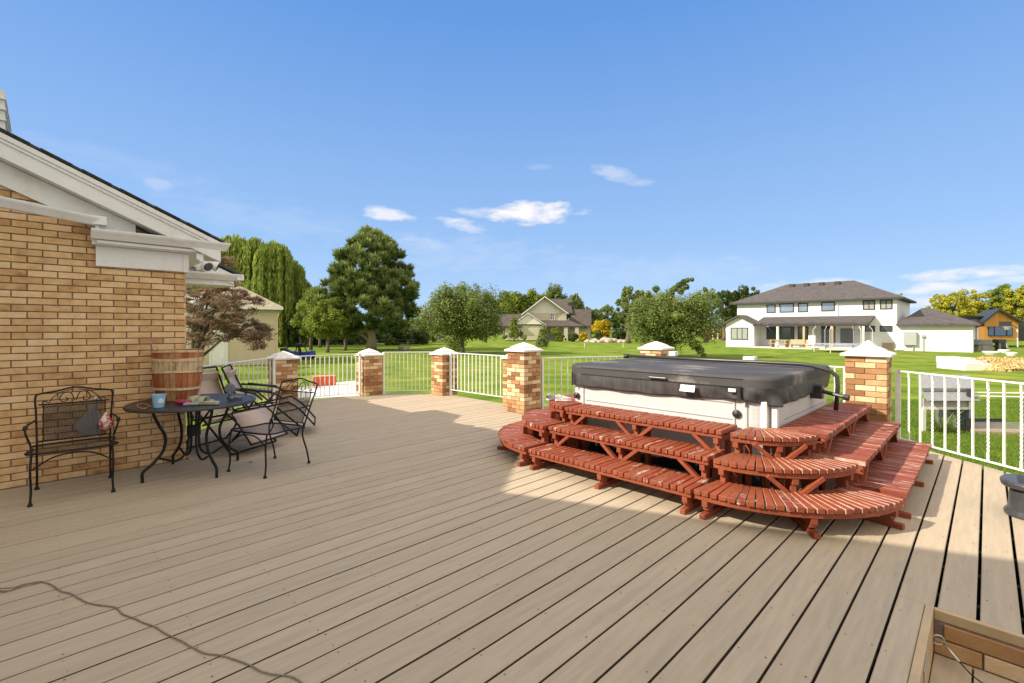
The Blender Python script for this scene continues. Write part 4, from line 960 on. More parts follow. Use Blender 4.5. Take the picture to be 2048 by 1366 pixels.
def trunk(t, base, top, r, limbs, mt=m_bark, lean=(0, 0)):
    base = Vector(base); m = MB(); R = random.Random(int(abs(base.x * 10)) + 3)
    tp = Vector((base.x + lean[0], base.y + lean[1], top)); pts = [base + (tp - base) * f + Vector((R.uniform(-1, 1), R.uniform(-1, 1), 0)) * r * .5 * (f > 0) for f in (0, .12, .3, .5, .75, 1)]
    m.tube(pts, [r * 1.5, r * 1.05, r * .95, r * .8, r * .5, r * .2], 9)
    for (f, p) in limbs:
        a = base + (tp - base) * f; p = Vector(p); mid = a.lerp(p, .5) + Vector((0, 0, (p - a).length * .08)); m.tube([a, mid, p], [r * .5, r * .3, r * .08], 6)
    return m.build('trunk', mt, t, smooth=True)
def tree(name, label, cat, px, F, ytop_px, wpx, kind='mid', ybot_px=None, n=60, per=220, leaf=None, rc=None, shape='round', tr=.16, group=None, mt=m_bark, nl=6, zmin=-.8, base=None, gz=GZ, shell=.45, pybase=None, asp=1.6, extra=None, flat=1.0):
    b = D(px, 0, F); b.z = gz; ztop = EYE + (HOR - ytop_px) / FPX * F
    zb = gz + .12 * (ztop - gz) if ybot_px is None else EYE + (HOR - ybot_px) / FPX * F
    rx = wpx / FPX * F / 2; rc = rc or rx * .3; cz = (ztop + zb) / 2; rz = max(.3, (ztop - zb) / 2 - rc * .6); rxx = max(.2, rx - rc * .8)
    t = thing(name, label, cat, b, 0, group); leaf = leaf or max(.06, F * .0034)
    cl = envelope((b.x, b.y, cz), rxx, rz, n, rc, shape, zmin, shell)
    ux = unit(9); dv = (cl[:, :3] - np.array([b.x, b.y, cz])) / np.array([rxx, rxx, rz]); bump_ = 1 + .16 * np.sin((dv @ ux[0]) * 7 + 1) + .12 * np.sin((dv @ ux[1]) * 11 + 2)
    cl[:, :3] = np.array([b.x, b.y, cz]) + dv * bump_[:, None] * np.array([rxx, rxx, rz]); cl[:, 3] *= NPR.uniform(.6, 1.15, len(cl))
    if extra is not None: cl = np.vstack([cl, extra])
    q, rnd = crown(cl, per, leaf, asp, flat=flat); npmesh('crown', q, 4, rnd, LM[kind], t)
    idx = NPR.choice(len(cl), min(nl, len(cl)), replace=False)
    trunk(t, b, cz + rz * .4, tr, [(NPR.uniform(.35, .8), cl[i][:3]) for i in idx], mt)
    return t
GT = 'trees beyond the lawn'
# big pine: clumps of upright needles
b = D(742, 0, 51.0); b.z = GZ; Fp = 51.0
t = thing('pine_tree', 'tall dark green pine with a thick pale forked trunk, tallest tree left of centre', 'tree', b)
ztop = EYE + (HOR - 464) / FPX * Fp; zb = GZ + 2.5; cl = []
prof = [(0, 3.6), (.1, 5.3), (.3, 5.7), (.46, 5.5), (.65, 4.7), (.78, 3.8), (.89, 2.5), (.96, 1.3), (1, .45)]
def pr(f):
    for (a, x), (c, y) in zip(prof, prof[1:]):
        if a <= f <= c: return x + (y - x) * (f - a) / (c - a)
    return .4
while len(cl) < 460:
    f = NPR.uniform(0, 1) ** .9; a = NPR.uniform(0, 6.28); r = pr(f) * NPR.uniform(.25, 1.0) ** .5 * (.86 + .14 * math.sin(a * 5 + f * 14))
    if f < .1 and math.cos(a - YAW - 2.4) > .3 and r > 2: continue
    cl.append([b.x + r * math.cos(a), b.y + r * math.sin(a), zb + f * (ztop - zb) - r * .10, NPR.uniform(.30, .62)])
cl = np.array(cl); C = np.repeat(cl[:, :3], 170, 0); R_ = np.repeat(cl[:, 3], 170); d = unit(len(C)); d[:, 2] = d[:, 2] * 1.0 + .25
P = C + d * (R_ * NPR.uniform(.2, 1, len(C)))[:, None]; dd = d + np.array([0, 0, .5]); dd /= np.linalg.norm(dd, axis=1, keepdims=True); N = np.cross(dd, unit(len(C))); N /= np.linalg.norm(N, axis=1, keepdims=True)
q = quads(P, N, np.full(len(C), .30), 6.0, updir=np.cross(N, dd)); q = quads(P, N, np.full(len(C), .30), 5.0, updir=dd)
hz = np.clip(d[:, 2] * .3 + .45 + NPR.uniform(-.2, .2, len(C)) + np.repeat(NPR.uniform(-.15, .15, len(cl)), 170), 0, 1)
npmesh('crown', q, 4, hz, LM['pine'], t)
trunk(t, b, ztop - 1.5, .42, [(.12, (b.x - 1.6, b.y - 1.8, 3.2)), (.16, (b.x + 1.8, b.y + 1.2, 3.0)), (.3, (b.x + 2, b.y - 1, 5)), (.4, (b.x - 2, b.y + 1, 6)), (.5, (b.x, b.y - 2.2, 7)), (.08, (b.x - 2.4, b.y - 2.4, 2.0))], m_barkl)

# weeping willow: hanging strands
Fw = 62.0; b = D(515, 0, Fw); b.z = GZ; t = thing('willow_tree', 'huge weeping willow with hanging strands behind the tan shed', 'tree', b)
def willow(t, b, Fw, heads, kind, per=1):
    Q = []; RN = []
    for (px, py, w_, drop, ns) in heads:
        hc = D(px, py, Fw + NPR.uniform(-3, 3)); rr_ = w_ / FPX * Fw / 2; ca = cr = 0
        for _ in range(int(ns * .95)):
            if _ % 6 == 0: ca = NPR.uniform(0, 6.28); cr = rr_ * NPR.uniform(0, 1) ** .5; tone = NPR.uniform(0, .6); cd = NPR.uniform(.25, 1.1)
            a = ca + NPR.normal(0, .13); r = min(rr_, abs(cr + NPR.normal(0, .07 * rr_))); top = np.array([hc.x + r * math.cos(a), hc.y + r * math.sin(a), hc.z - (r / rr_) ** 2 * rr_ * .65 + NPR.uniform(-.4, .2)])
            L = drop / FPX * Fw * cd * NPR.uniform(.8, 1.1); k = int(L / .16); zz = np.arange(k) * .16; sw = NPR.uniform(-.25, .25, 2)
            P = top[None, :] + np.stack([sw[0] * (zz / L) ** 1.5 + (r / rr_) * .3 * math.cos(a) * (1 - np.exp(-zz)), sw[1] * (zz / L) ** 1.5 + (r / rr_) * .3 * math.sin(a) * (1 - np.exp(-zz)), -zz], 1) + NPR.normal(0, .07, (k, 3))
            up = np.tile(np.array([[.12, .1, 1.0]]), (k, 1)) + NPR.normal(0, .22, (k, 3)); N = np.cross(up, unit(k)); N /= np.linalg.norm(N, axis=1, keepdims=True)
            Q.append(quads(P, N, np.full(k, .34), 4.0, updir=up)); RN.append(np.clip(NPR.uniform(0, .35, k) + tone, 0, 1))
    return np.concatenate(Q), np.concatenate(RN)
q, r = willow(t, b, Fw, [(432, 478, 70, 150, 330), (470, 474, 70, 130, 420), (510, 480, 80, 150, 520), (548, 486, 60, 150, 420), (575, 520, 60, 150, 420), (600, 560, 44, 120, 240), (530, 545, 90, 140, 420), (560, 600, 90, 90, 320), (470, 520, 110, 150, 420), (420, 540, 80, 130, 200), (606, 612, 30, 70, 120), (455, 600, 120, 80, 200)], 'light')
npmesh('crown', q, 4, r, leafmat('leaf_willow', [(0, (.07, .12, .02)), (.45, (.20, .27, .045)), (1, (.50, .54, .14))], .4), t)
trunk(t, b, 9, .6, [(.3, D(470, 510, Fw)), (.4, D(570, 520, Fw)), (.5, D(520, 500, Fw))], m_bark)

# round leafy lawn trees
tree('lawn_tree', 'round leafy green tree just right of the tall pine, behind the far corner pillar', 'tree', 925, 43, 560, 196, 'mid', 696, n=210, per=230, leaf=.15, rc=1.0, tr=.16, zmin=-.97, shell=.12, group='round leafy trees on the lawn', nl=10)
ex = np.array([[*D(1400, 700, 36.5), .35], [*D(1408, 712, 36.5), .22], [*D(1390, 690, 37), .45], [*D(1340, 585, 37.5), .4], [*D(1350, 577, 37.3), .32], [*D(1359, 570, 37.2), .28], [*D(1367, 564, 37), .25], [*D(1376, 560, 37), .2], [*D(1384, 559, 37), .15], [*D(1372, 574, 37), .25], [*D(1362, 582, 37), .3], [*D(1312, 578, 38), .3], [*D(1296, 588, 38), .3], [*D(1335, 700, 37), .45]])
tree('lawn_tree', 'wide leafy tree with drooping right side, between the tub and the white house', 'tree', 1338, 38, 572, 196, 'mid', 708, n=200, per=230, leaf=.135, rc=.85, tr=.16, zmin=-.9, shell=.12, group='round leafy trees on the lawn', extra=ex, nl=10)
for X_, F_, h_, lab in [(-14.6, 16.6, 5.2, 'leafy yard tree behind the brick house, nearer the deck'), (-18.5, 21.5, 6.0, 'larger yard tree behind the brick house, left of the maple and shed')]:
    tree('yard_tree', lab, 'tree', 1024 + X_ / F_ * FPX, F_, HOR - (h_ - 1 - EYE) / F_ * FPX, 3.6 / F_ * FPX, 'mid', HOR + (1.35 - .6) / F_ * FPX, n=36, per=200, leaf=.12, tr=.12, group='yard trees hidden by the brick house')
# orchard clump left of the pine
for px, F, yt, wp, kd, lab in [(655, 46, 590, 88, 'light', 'bright green low orchard tree just left of the pine trunk'), (622, 52, 572, 80, 'light', 'pale green orchard tree leaning out beside the willow'), (690, 50, 610, 70, 'mid', 'small dark trunked orchard tree below the pine branches'),
                               (600, 60, 630, 60, 'dark', 'dark orchard tree right of the shed roof'), (640, 58, 560, 70, 'mid', 'taller orchard tree rising behind the bright one')]:
    tree('orchard_tree', lab, 'tree', px, F, yt, wp, kd, 684 if F < 55 else 676, n=50, per=240, leaf=.17, tr=.15, group='orchard trees left of the pine', zmin=-.9, shell=.3)
# japanese maple, close, layered
Fm = 12.5; b = D(385, 0, Fm); b.z = GZ; t = thing('maple_tree', 'dark reddish brown lace leaf maple overhanging the shed beside the brick wall', 'tree', b)
lay = []
for (px, py, w_, h_) in [(445, 520, 42, 16), (430, 545, 66, 16), (460, 570, 66, 14), (425, 580, 90, 14), (400, 600, 90, 16), (450, 605, 100, 14), (480, 590, 70, 12), (420, 630, 110, 16), (470, 635, 100, 14), (505, 650, 60, 12), (515, 668, 40, 14), (518, 690, 22, 10), (440, 655, 120, 12), (400, 665, 90, 12), (385, 640, 70, 14), (380, 560, 60, 16), (375, 610, 60, 18), (480, 665, 60, 10), (527, 660, 26, 12)]:
    c_ = D(px, py, Fm + NPR.uniform(-.8, .8)); lay.append((c_, w_ / FPX * Fm / 2 * 1.05, h_ / FPX * Fm / 2 * 1.4))
mc = []
for c_, rx, rz in lay:
    for _ in range(int(10 + 34 * rx)):
        a = NPR.uniform(0, 6.28); r = NPR.uniform(0, 1) ** .55; mc.append([c_.x + rx * r * math.cos(a), c_.y + rx * r * math.sin(a), c_.z + NPR.uniform(-1, 1) * rz * .9 - r * r * rx * .35, NPR.uniform(.06, .17)])
mc = np.array(mc); C = np.repeat(mc[:, :3], 78, 0); R_ = np.repeat(mc[:, 3], 78); dd = unit(len(C)); P = C + dd * (R_ * NPR.uniform(.2, 1.1, len(C)))[:, None] * np.array([1.25, 1.25, .5])
N = unit(len(C)) * .75 + np.array([0, 0, .6]); N /= np.linalg.norm(N, axis=1, keepdims=True)
npmesh('crown', quads(P, N, np.full(len(C), .042), 3.0), 4, np.clip(np.repeat(NPR.uniform(0, .5, len(mc)), 78) + NPR.uniform(0, .5, len(C)), 0, 1), LM['russet'], t)
trunk(t, b, 1.8, .09, [(.5, lay[i][0]) for i in (0, 2, 4, 6, 7, 9, 12, 13)] + [(.8, lay[i][0]) for i in (1, 3, 5, 10)], m_bark)
# trees behind the distant gabled house
for i, (px, yt, wp, kd, F, lab) in enumerate([(1008, 590, 44, 'yellow', 112, 'yellow green willow at the left of the row behind the gabled house'), (1030, 584, 50, 'light', 118, 'tall bright willow directly left of the far gable'), (1058, 582, 50, 'light', 120, 'bright green willow behind the left slope of the far gable'),
                                         (1088, 582, 44, 'light', 118, 'green willow right behind the far gable peak'), (1112, 578, 56, 'mid', 122, 'darker rounded tree behind the far gable ridge'), (1145, 586, 50, 'mid', 120, 'mid green tree at the right end of the far house roof')]):
    b = D(px, 0, F); b.z = GZ; t = thing('far_willow', lab, 'tree', b, 0, 'trees behind the gabled house')
    zt = EYE + (HOR - yt) / FPX * F; rx = wp / FPX * F / 2
    cl = envelope((b.x, b.y, (zt + GZ) / 2 + 1), rx * .8, (zt - GZ) / 2 - 1.2, 40, rx * .35); q, rnd = crown(cl, 170, .5, 3.0, flat=1.6); npmesh('crown', q, 4, rnd, LM['light' if kd == 'yellow' else kd], t); trunk(t, b, zt - 3, .3, [])
tree('ball_tree', 'small round golden yellow tree right of the gabled house', 'tree', 1204, 86, 634, 42, 'gold', 676, n=46, per=260, leaf=.28, rc=.8, tr=.15, zmin=-1, shell=.2)
# dark wood between
for px, F, yt, wp, kd, lab in [(1180, 125, 612, 50, 'mid', 'mid green tree behind the yellow ball tree'), (1215, 130, 608, 60, 'mid', 'green tree right above the yellow ball tree'), (1245, 100, 622, 44, 'dark', 'dark dense tree between the yellow ball tree and the drooping lawn tree'), (1232, 110, 640, 40, 'dark', 'low dark tree right of the yellow ball tree'),
                               (1258, 75, 572, 64, 'mid', 'tall tree rising just left of the drooping lawn tree'), (1285, 78, 574, 60, 'mid', 'tall tree behind the left half of the drooping lawn tree'), (1412, 80, 568, 66, 'mid', 'tall loose tree seen right of the drooping lawn tree'),
                               (1448, 92, 572, 60, 'dark', 'dark loose tree in the group left of the white house'), (1484, 95, 570, 62, 'dark', 'tall tree just left of the white house roof'), (1505, 99, 571, 40, 'mid', 'narrow tree touching the white house roof ridge')]:
    tree('tall_tree', lab, 'tree', px, F, yt, wp, kd, 655, n=70, per=110, leaf=.26 if F < 90 else .32, tr=.3, group='tall trees between the two houses', zmin=-.9, shell=.3, nl=12, rc=wp / FPX * F / 2 * .21)
for px, F, yt, wp, kd, lab in [(1902, 88, 581, 74, 'yellow', 'yellow autumn tree behind the garage roof'), (1950, 90, 586, 60, 'yellow', 'yellow green tree left of the timber cabin peak'), (1997, 92, 562, 76, 'light', 'tall light green tree directly behind the timber cabin'), (2040, 88, 566, 70, 'yellow', 'yellowing tree at the right picture edge behind the cabin'), (2090, 90, 560, 80, 'light', 'green tree beyond the right picture edge'), (1800, 110, 590, 30, 'yellow', 'yellow treetop peeking over the white house roof')]:
    tree('autumn_tree', lab, 'tree', px, F, yt, wp, kd, 660, n=95, per=120, leaf=.28, tr=.35, group='autumn trees behind the garage and cabin', zmin=-.95, shell=.25, rc=wp / FPX * F / 2 * .2)
# far tree line and hedges closing the horizon
C = []; 
for i in range(900):
    px = NPR.uniform(-900, 3200); F = NPR.uniform(150, 230); b = D(px, 0, F); h = NPR.uniform(1.5, 6.5) * (1 + .3 * math.sin(px * .013)); C.append([b.x, b.y, GZ + h * NPR.uniform(.3, 1), 2.4])
C = np.array(C); q, rnd = crown(C, 130, .85, 1.5); tag(npmesh('far_treeline', q, 4, rnd, LM['dark']), 'dark far off tree line closing the horizon behind the lawns', 'woodland', kind='stuff')
C = []
for i in range(150):
    px = NPR.uniform(540, 850); F = NPR.uniform(66, 84); b = D(px, 0, F); C.append([b.x, b.y, GZ + NPR.uniform(.2, 2.6), 1.0])
C = np.array(C); q, rnd = crown(C, 260, .34, 1.5); tag(npmesh('dark_hedge', q, 4, rnd, LM['dark']), 'dark shrubbery mass behind the pine and orchard trunks', 'hedge', kind='stuff')

# ================================================================ grass blades near the deck
def inside(x, y): return -9.3 < x < 3.7 and y < 1.0 * np.interp(x, [p[0] for p in TOP], [p[1] for p in TOP]) + .02 and y > -5
F_ = NPR.uniform(5.2, 15.5, 260000) ** 1.0; X_ = NPR.uniform(-.75, 1.15, len(F_)) * F_
x = X_ * CY - F_ * SY; y = X_ * SY + F_ * CY
yt = np.interp(x, [p[0] for p in TOP], [p[1] for p in TOP]); ok = ~((x > -9.2) & (x < 3.6) & (y < yt + .03)) ; ok &= (x > -9.3)
x = x[ok]; y = y[ok]; n = len(x); a = NPR.uniform(0, 6.28, n); h = NPR.uniform(.03, .075, n); w_ = NPR.uniform(.003, .006, n) * 1.6; ln = NPR.normal(0, .025, (n, 2))
P0 = np.stack([x - w_ * np.cos(a), y - w_ * np.sin(a), np.full(n, GZ)], 1); P1 = np.stack([x + w_ * np.cos(a), y + w_ * np.sin(a), np.full(n, GZ)], 1); P2 = np.stack([x + ln[:, 0], y + ln[:, 1], GZ + h], 1)
tag(npmesh('grass_blades', np.stack([P0, P1, P2], 1), 3, NPR.uniform(0, 1, n), m_blade), 'short mown grass blades growing right behind the deck', 'grass', kind='stuff')

# ================================================================ buildings
m_win = m_glass
m_wall = siding('white_lap_siding', (.72, .73, .74), .24, 2, .35)
m_roofg = mat('grey_shingle', (.055, .048, .052), (.10, .088, .094), scale=2.5, rough=.95, bump=.4, bscale=12, detail=10)
m_curt = mat('curtain', (.20, .22, .22), (.36, .38, .36), scale=12, stretch=(8, 8, .2), rough=.9)
# ---- white two storey house, facade on y = 65
m_sky = mat('sky_tinted_glass', (.30, .38, .48), (.22, .30, .40), scale=.5, rough=.12, metal=.55)  # blue base colour paints the reflected sky into the upper panes
wh = thing('white_house', 'two storey white house with dark hip roof and garage wing', 'house', (-14, 70, GZ))
YF = 65.0
def rectY(pxa, pya, pxb, pyb, Y): a = onY(pxa, pya, Y); b_ = onY(pxb, pyb, Y); a2 = onY(pxa, pyb, Y); return a.x, b_.x, (b_.z + a2.z) / 2, (a.z + onY(pxb, pya, Y).z) / 2
z5 = lambda x, y: (1220 + x / 3.2, 540 + y / 3.2)
xl_, xr_ = -23.3, -6.85
m = MB(); m.box(xl_, xr_, YF, YF + 12, GZ, 4.62); m.build('main_wall', m_wall, wh)
m = MB(); m.box(xr_ + .002, -1.0, YF - .2, YF + 11, GZ, 1.72); m.build('garage_wall', m_wall, wh)
def hip(m, x0, x1, y0, y1, ze, xr0, xr1, yr, zr_, th=.22):
    e = [(x0, y0, ze), (x1, y0, ze), (x1, y1, ze), (x0, y1, ze)]; b0 = m.add(e + [(xr0, yr, zr_), (xr1, yr, zr_)] + [(x, y, ze - th) for x, y, _ in e])
    for f in ((0, 1, 5, 4), (1, 2, 5), (2, 3, 4, 5), (3, 0, 4), (6, 7, 1, 0), (7, 8, 2, 1), (8, 9, 3, 2), (9, 6, 0, 3), (9, 8, 7, 6)): m.face(*[b0 + i for i in f])
m = MB(); hip(m, xl_ - .6, xr_ + .6, YF - .6, YF + 12.6, 4.72, -19.0, -11.6, 71, 7.3); mr = m.build('roof', m_roofg, wh)
for i, px in enumerate((1585, 1614, 1644, 1676)):
    p = onY(px, 571 - i * 1.3, 70.2); m = MB(); m.box(p.x - .25, p.x + .25, 69.6, 70.3, 6.4, 7.2); m.build('roof_vent', m_frame, mr)
m = MB(); hip(m, xr_ + .01, -.5, YF - .8, YF + 11.6, 1.86, -5.2, -4.6, 70.2, 3.65); m.build('garage_roof', m_roofg, wh)
# wing with small gable
a, b_, z0, z1 = rectY(*z5(742, 335), *z5(922, 490), 62.4)
m = MB(); m.extr([(a, 62.4, GZ), (b_, 62.4, GZ), (b_, 62.4, 1.95), ((a + b_) / 2, 62.4, 2.9), (a, 62.4, 1.95)], (0, 2.6, 0)); m.build('wing_wall', m_wall, wh)
c_ = (a + b_) / 2; wa, wb = a, b_
m = MB()
for s, e in ((-1, a - .5), (1, b_ + .5)): m.extr([(c_, 61.9, 3.08), (e, 61.9, 1.86), (e, 61.9, 1.68), (c_, 61.9, 2.9)], (0, 3.1, 0))
m.build('wing_roof', m_roofg, wh)
# porch
pe = onY(*z5(1665, 333), 62.0).x
m = MB(); m.extr([(wb + .3, 61.9, 2.05), (wb + .3, YF - .01, 2.80), (wb + .3, YF - .01, 2.55), (wb + .3, 61.9, 1.83)], (pe - wb - .3, 0, 0)); m.build('porch_roof', m_roofg, wh)
m = MB(); m.box(wb, pe, 61.95, 62.1, 1.62, 1.82); m.build('porch_beam', m_frame, wh)
for zx, col in ((1073, 0), (1241, 1), (1423, 1), (1622, 0)):
    p = onY(*z5(zx, 400), 62.1); m = MB(); m.box(p.x - .1, p.x + .1, 62.0, 62.2, GZ, 1.62); m.build('porch_post', [m_whitemetal, m_trim][col], wh)
m = MB(); m.box(wb, pe + .3, 61.5, YF - .01, GZ, GZ + .12); m.build('patio_slab', m_whitecap, wh)
def win(zx0, zy0, zx1, zy1, Y, mull=(), mt=m_win, blinds=0):
    a, b_, z0, z1 = rectY(*z5(zx0, zy0), *z5(zx1, zy1), Y)
    m = MB(); f = .11
    m.box(a, b_, Y - .05, Y - .005, z0, z0 + f); m.box(a, b_, Y - .05, Y - .005, z1 - f, z1); m.box(a, a + f, Y - .05, Y - .005, z0 + f, z1 - f); m.box(b_ - f, b_, Y - .05, Y - .005, z0 + f, z1 - f)
    for q in mull: x_ = a + (b_ - a) * q; m.box(x_ - .04, x_ + .04, Y - .05, Y - .005, z0 + f, z1 - f)
    w = m.build('window', m_frame, wh)
    m = MB(); m.box(a + f, b_ - f, Y - .025, Y - .008, z0 + f, z1 - f); m.build('pane', m_curt if blinds else mt, w)
up = [(1002, 222, 1060, 275), (1085, 215, 1178, 272), (1203, 212, 1267, 270), (1352, 205, 1440, 264)]
for r_ in up: win(*r_, YF, mt=m_sky)
win(1618, 193, 1697, 255, YF, (.5,), blinds=1); win(1727, 188, 1808, 252, YF, (.5,), blinds=1)
for r_ in [(1002, 363, 1062, 445), (1085, 363, 1180, 445), (1203, 362, 1270, 445)]: win(*r_, YF, (.5,) if r_[0] == 1203 else ())
win(1352, 360, 1443, 480, YF, (.5,)); win(1475, 375, 1560, 470, YF, (.5,)); win(1630, 358, 1697, 395, YF); win(1727, 356, 1808, 395, YF); win(772, 368, 885, 446, 62.4, (.38, .66), blinds=1); win(930, 375, 965, 470, YF)
p = onY(*z5(1457, 250), YF); m = MB(); m.box(p.x - .06, p.x + .06, YF - .12, YF - .01, 2.7, 4.4); m.build('downspout', m_whitemetal, wh)
m = MB(); m.box(xl_ - .6, xr_ + .6, YF - .66, YF - .58, 4.5, 4.66); m.build('eave_gutter', m_frame, wh)
m = MB(); m.box(-5.3, -5.0, 64.4, 64.8, GZ + .8, 1.0); m.box(-5.7, -4.6, 64.45, 64.79, -.35, .78); m.box(-4.25, -4.1, 64.5, 64.79, -.9, .5); 
# electrical box on garage wall
p = onY(1820, 677, 64.7); eb = thing('electrical_box', 'grey electrical panel box on the white garage wall', 'utility box', (p.x, 64.6, GZ))
m = MB(); m.box(p.x - .5, p.x + .55, 64.4, 64.79, .05 - .45, 1.0); m.build('cabinet', mat('util_grey', (.32, .34, .34), rough=.5), eb, bevel=.02)
m = MB(); m.box(p.x + .2, p.x + .28, 64.6, 64.79, GZ, -.41); m.build('conduit', bpy.data.materials['util_grey'], eb)
m = MB(); m.lathe((p.x + 1.05, 64.75, .55), [(.17, 0), (.17, .15), (.12, .2)], 14, (0, -1, 0)); m.box(p.x + .98, p.x + 1.1, 64.68, 64.79, GZ, .4); m.build('meter', bpy.data.materials['util_grey'], eb)
p = onY(1776, 692, 63.2); ac = thing('air_conditioner', 'brownish outdoor air conditioner unit beside the white house wall', 'air conditioner', (p.x, 63.2, GZ))
m = MB(); m.box(p.x - .5, p.x + .5, 62.8, 63.7, GZ, GZ + .95); m.build('casing', mat('ac_tan', (.22, .17, .12), rough=.6), ac, bevel=.03)
m = MB(); [m.box(p.x - .44, p.x + .44, 62.77, 62.795, GZ + .1 + i * .1, GZ + .14 + i * .1) for i in range(8)]; m.build('grille', m_frame, ac)
# picnic table, chairs on the patio
def bx(name, lab, cat, mt, boxes, loc, group=None, parts=None):
    t = thing(name, lab, cat, loc, 0, group); M = Matrix.Translation(loc) @ Matrix.Rotation(YAW * 0, 4, 'Z')
    for nm, bl in boxes:
        m = MB()
        for b6 in bl: m.box(*b6, M)
        m.build(nm, mt, t)
    return t
p = onY(1556, 691, 61.6); bx('picnic_table', 'pale picnic table on the white house patio', 'table', m_trim, [('table_top', [(-1, 1, -.4, .4, .95, 1.0)]), ('seat', [(-1, 1, -.8, -.55, .55, .6)]), ('seat', [(-1, 1, .55, .8, .55, .6)]), ('leg', [(-.8, -.72, -.7, .7, .12, .95)]), ('leg', [(.72, .8, -.7, .7, .12, .95)])], (p.x, 61.6 + .6, GZ))
p = onY(1622, 690, 61.2); bx('lounge_chair', 'white slatted garden chair on the white house patio', 'chair', m_whitemetal, [('seat', [(-.35, .35, -.4, .4, .45, .5)]), ('backrest', [(-.35 + i * .15, -.25 + i * .15, .38, .44, .5, 1.45) for i in range(5)]), ('armrest', [(-.45, -.36, -.4, .4, .7, .74)]), ('armrest', [(.36, .45, -.4, .4, .7, .74)]), ('leg', [(-.34, -.28, -.4, -.33, .0, .45)]), ('leg', [(.28, .34, -.4, -.33, .0, .45)])], (p.x, 61.2, GZ + .12))
p = onY(1595, 692, 61.4); bx('patio_bench', 'low cluttered beige bench under the white house porch', 'bench', m_trim, [('seat', [(-.9, .9, -.3, .3, .4, .5)]), ('backrest', [(-.9, .9, .25, .32, .5, .95)]), ('leg', [(-.8, -.7, -.3, .3, 0, .4)]), ('leg', [(.7, .8, -.3, .3, 0, .4)])], (p.x, 61.9, GZ + .12))
# trampoline
c_ = D(1684, 690, 47.0); c_.z = GZ; tp = thing('trampoline', 'round trampoline with net poles before the white house porch', 'trampoline', c_)
Rt = 2.35; m = MB(); m.lathe(c_ + Vector((0, 0, .78)), [(Rt, 0), (Rt, .05), (Rt - .3, .06), (.1, .03)], 36); m.build('pad', mat('tramp_blue', (.30, .36, .50), (.42, .47, .58), scale=2, rough=.6), tp)
for k in range(6):
    a = k * math.pi / 3 + .3; q = c_ + Vector((Rt * math.cos(a), Rt * math.sin(a), 0)); m = MB(); m.tube([q, q + Vector((0, 0, .78))], .035, 6); m.build('leg', m_whitemetal, tp)
    qq = c_ + Vector((Rt * 1.04 * math.cos(a), Rt * 1.04 * math.sin(a), 0)); m = MB(); m.tube([qq + Vector((0, 0, .3)), qq + Vector((0, 0, 2.2)), c_ + Vector((Rt * .93 * math.cos(a), Rt * .93 * math.sin(a), 2.6))], .022, 6); m.build('net_pole', m_whitemetal, tp)
m_net = mat('net', (.06, .06, .07), rough=.9); m_net.node_tree.nodes['Principled BSDF'].inputs['Alpha'].default_value = .22
m = MB(); ring = [m.add([c_ + Vector((Rt * .97 * math.cos(k * 2 * math.pi / 24), Rt * .97 * math.sin(k * 2 * math.pi / 24), z)) for k in range(24)]) for z in (.85, 2.3)]
for k in range(24): m.face(ring[0] + k, ring[0] + (k + 1) % 24, ring[1] + (k + 1) % 24, ring[1] + k)
m.build('net', m_net, tp)

# ---- camera aligned frame helper for the other distant things: X right, F depth, z
def CT(name, lab, cat, px, F, group=None, gz=GZ):
    p = D(px, 0, F); p.z = gz; return thing(name, lab, cat, p, YAW, group)
def cbox(m, x0, x1, f0, f1, z0, z1): m.box(x0, x1, f0, f1, z0, z1, Matrix.Rotation(YAW, 4, 'Z'))
def cextr(m, pts, vec): m.extr([c2w(*p) for p in pts], c2w(*vec))
PX = lambda px, F: (px - 1024) / FPX * F
PZ = lambda py, F: EYE + (HOR - py) / FPX * F
# ---- gabled house
Fg = 90.0; gh = CT('gabled_house', 'distant grey green house with big front gable and dark roof', 'house', 1085, Fg)
m_gw = siding('sage_siding', (.56, .52, .40), .5, 2, .5); m_gg = siding('pale_siding', (.74, .72, .64), .45, 2, .5); m_broof = mat('brown_shingle', (.055, .045, .042), (.09, .076, .07), scale=1.5, rough=.95, bump=.4, bscale=8)
z4 = lambda x, y: (800 + x / 4.096, 540 + y / 4.096)
def poly4(m, pts, F, d): cextr(m, [(PX(z4(x, y)[0], F), F, PZ(z4(x, y)[1], F)) for x, y in pts], (0, d, 0))
m = MB(); poly4(m, [(860, 575), (860, 455), (1180, 455), (1180, 575)], Fg, 8); poly4(m, [(1190, 575), (1190, 455), (1560, 455), (1560, 575)], Fg + 4, 8); poly4(m, [(120, 600), (120, 500), (300, 500), (300, 600)], Fg - 1, 8); m.build('wall', m_gw, gh)
m = MB(); poly4(m, [(1000, 415), (1000, 355), (1180, 225), (1365, 350), (1365, 415)], Fg + 3, 9); m.build('upper_wall', m_gg, gh)
m = MB(); poly4(m, [(1075, 415), (1075, 350), (1362, 350), (1362, 415)], Fg + 2.9, .1); m.build('batten_panel', m_gw, gh)
m = MB(); poly4(m, [(940, 445), (1050, 360), (1170, 445)], Fg - .2, 3); m.build('small_gable', m_gg, gh)
m = MB()
def rslab(m, a, b, F, d, th=6):
    poly4(m, [a, b, (b[0], b[1] + th), (a[0], a[1] + th)], F, d)
rslab(m, (1184, 212), (990, 362), Fg + 2, 10); rslab(m, (1380, 352), (1184, 212), Fg + 2, 10); m.build('gable_roof', m_broof, gh)
m = MB(); rslab(m, (1186, 214), (992, 364), Fg + 1.9, .1, 9); rslab(m, (1380, 354), (1186, 214), Fg + 1.9, .1, 9); rslab(m, (1048, 350), (915, 450), Fg - .5, .1, 7); rslab(m, (1195, 446), (1048, 350), Fg - .5, .1, 7); m.build('barge_board', m_whitemetal, gh)
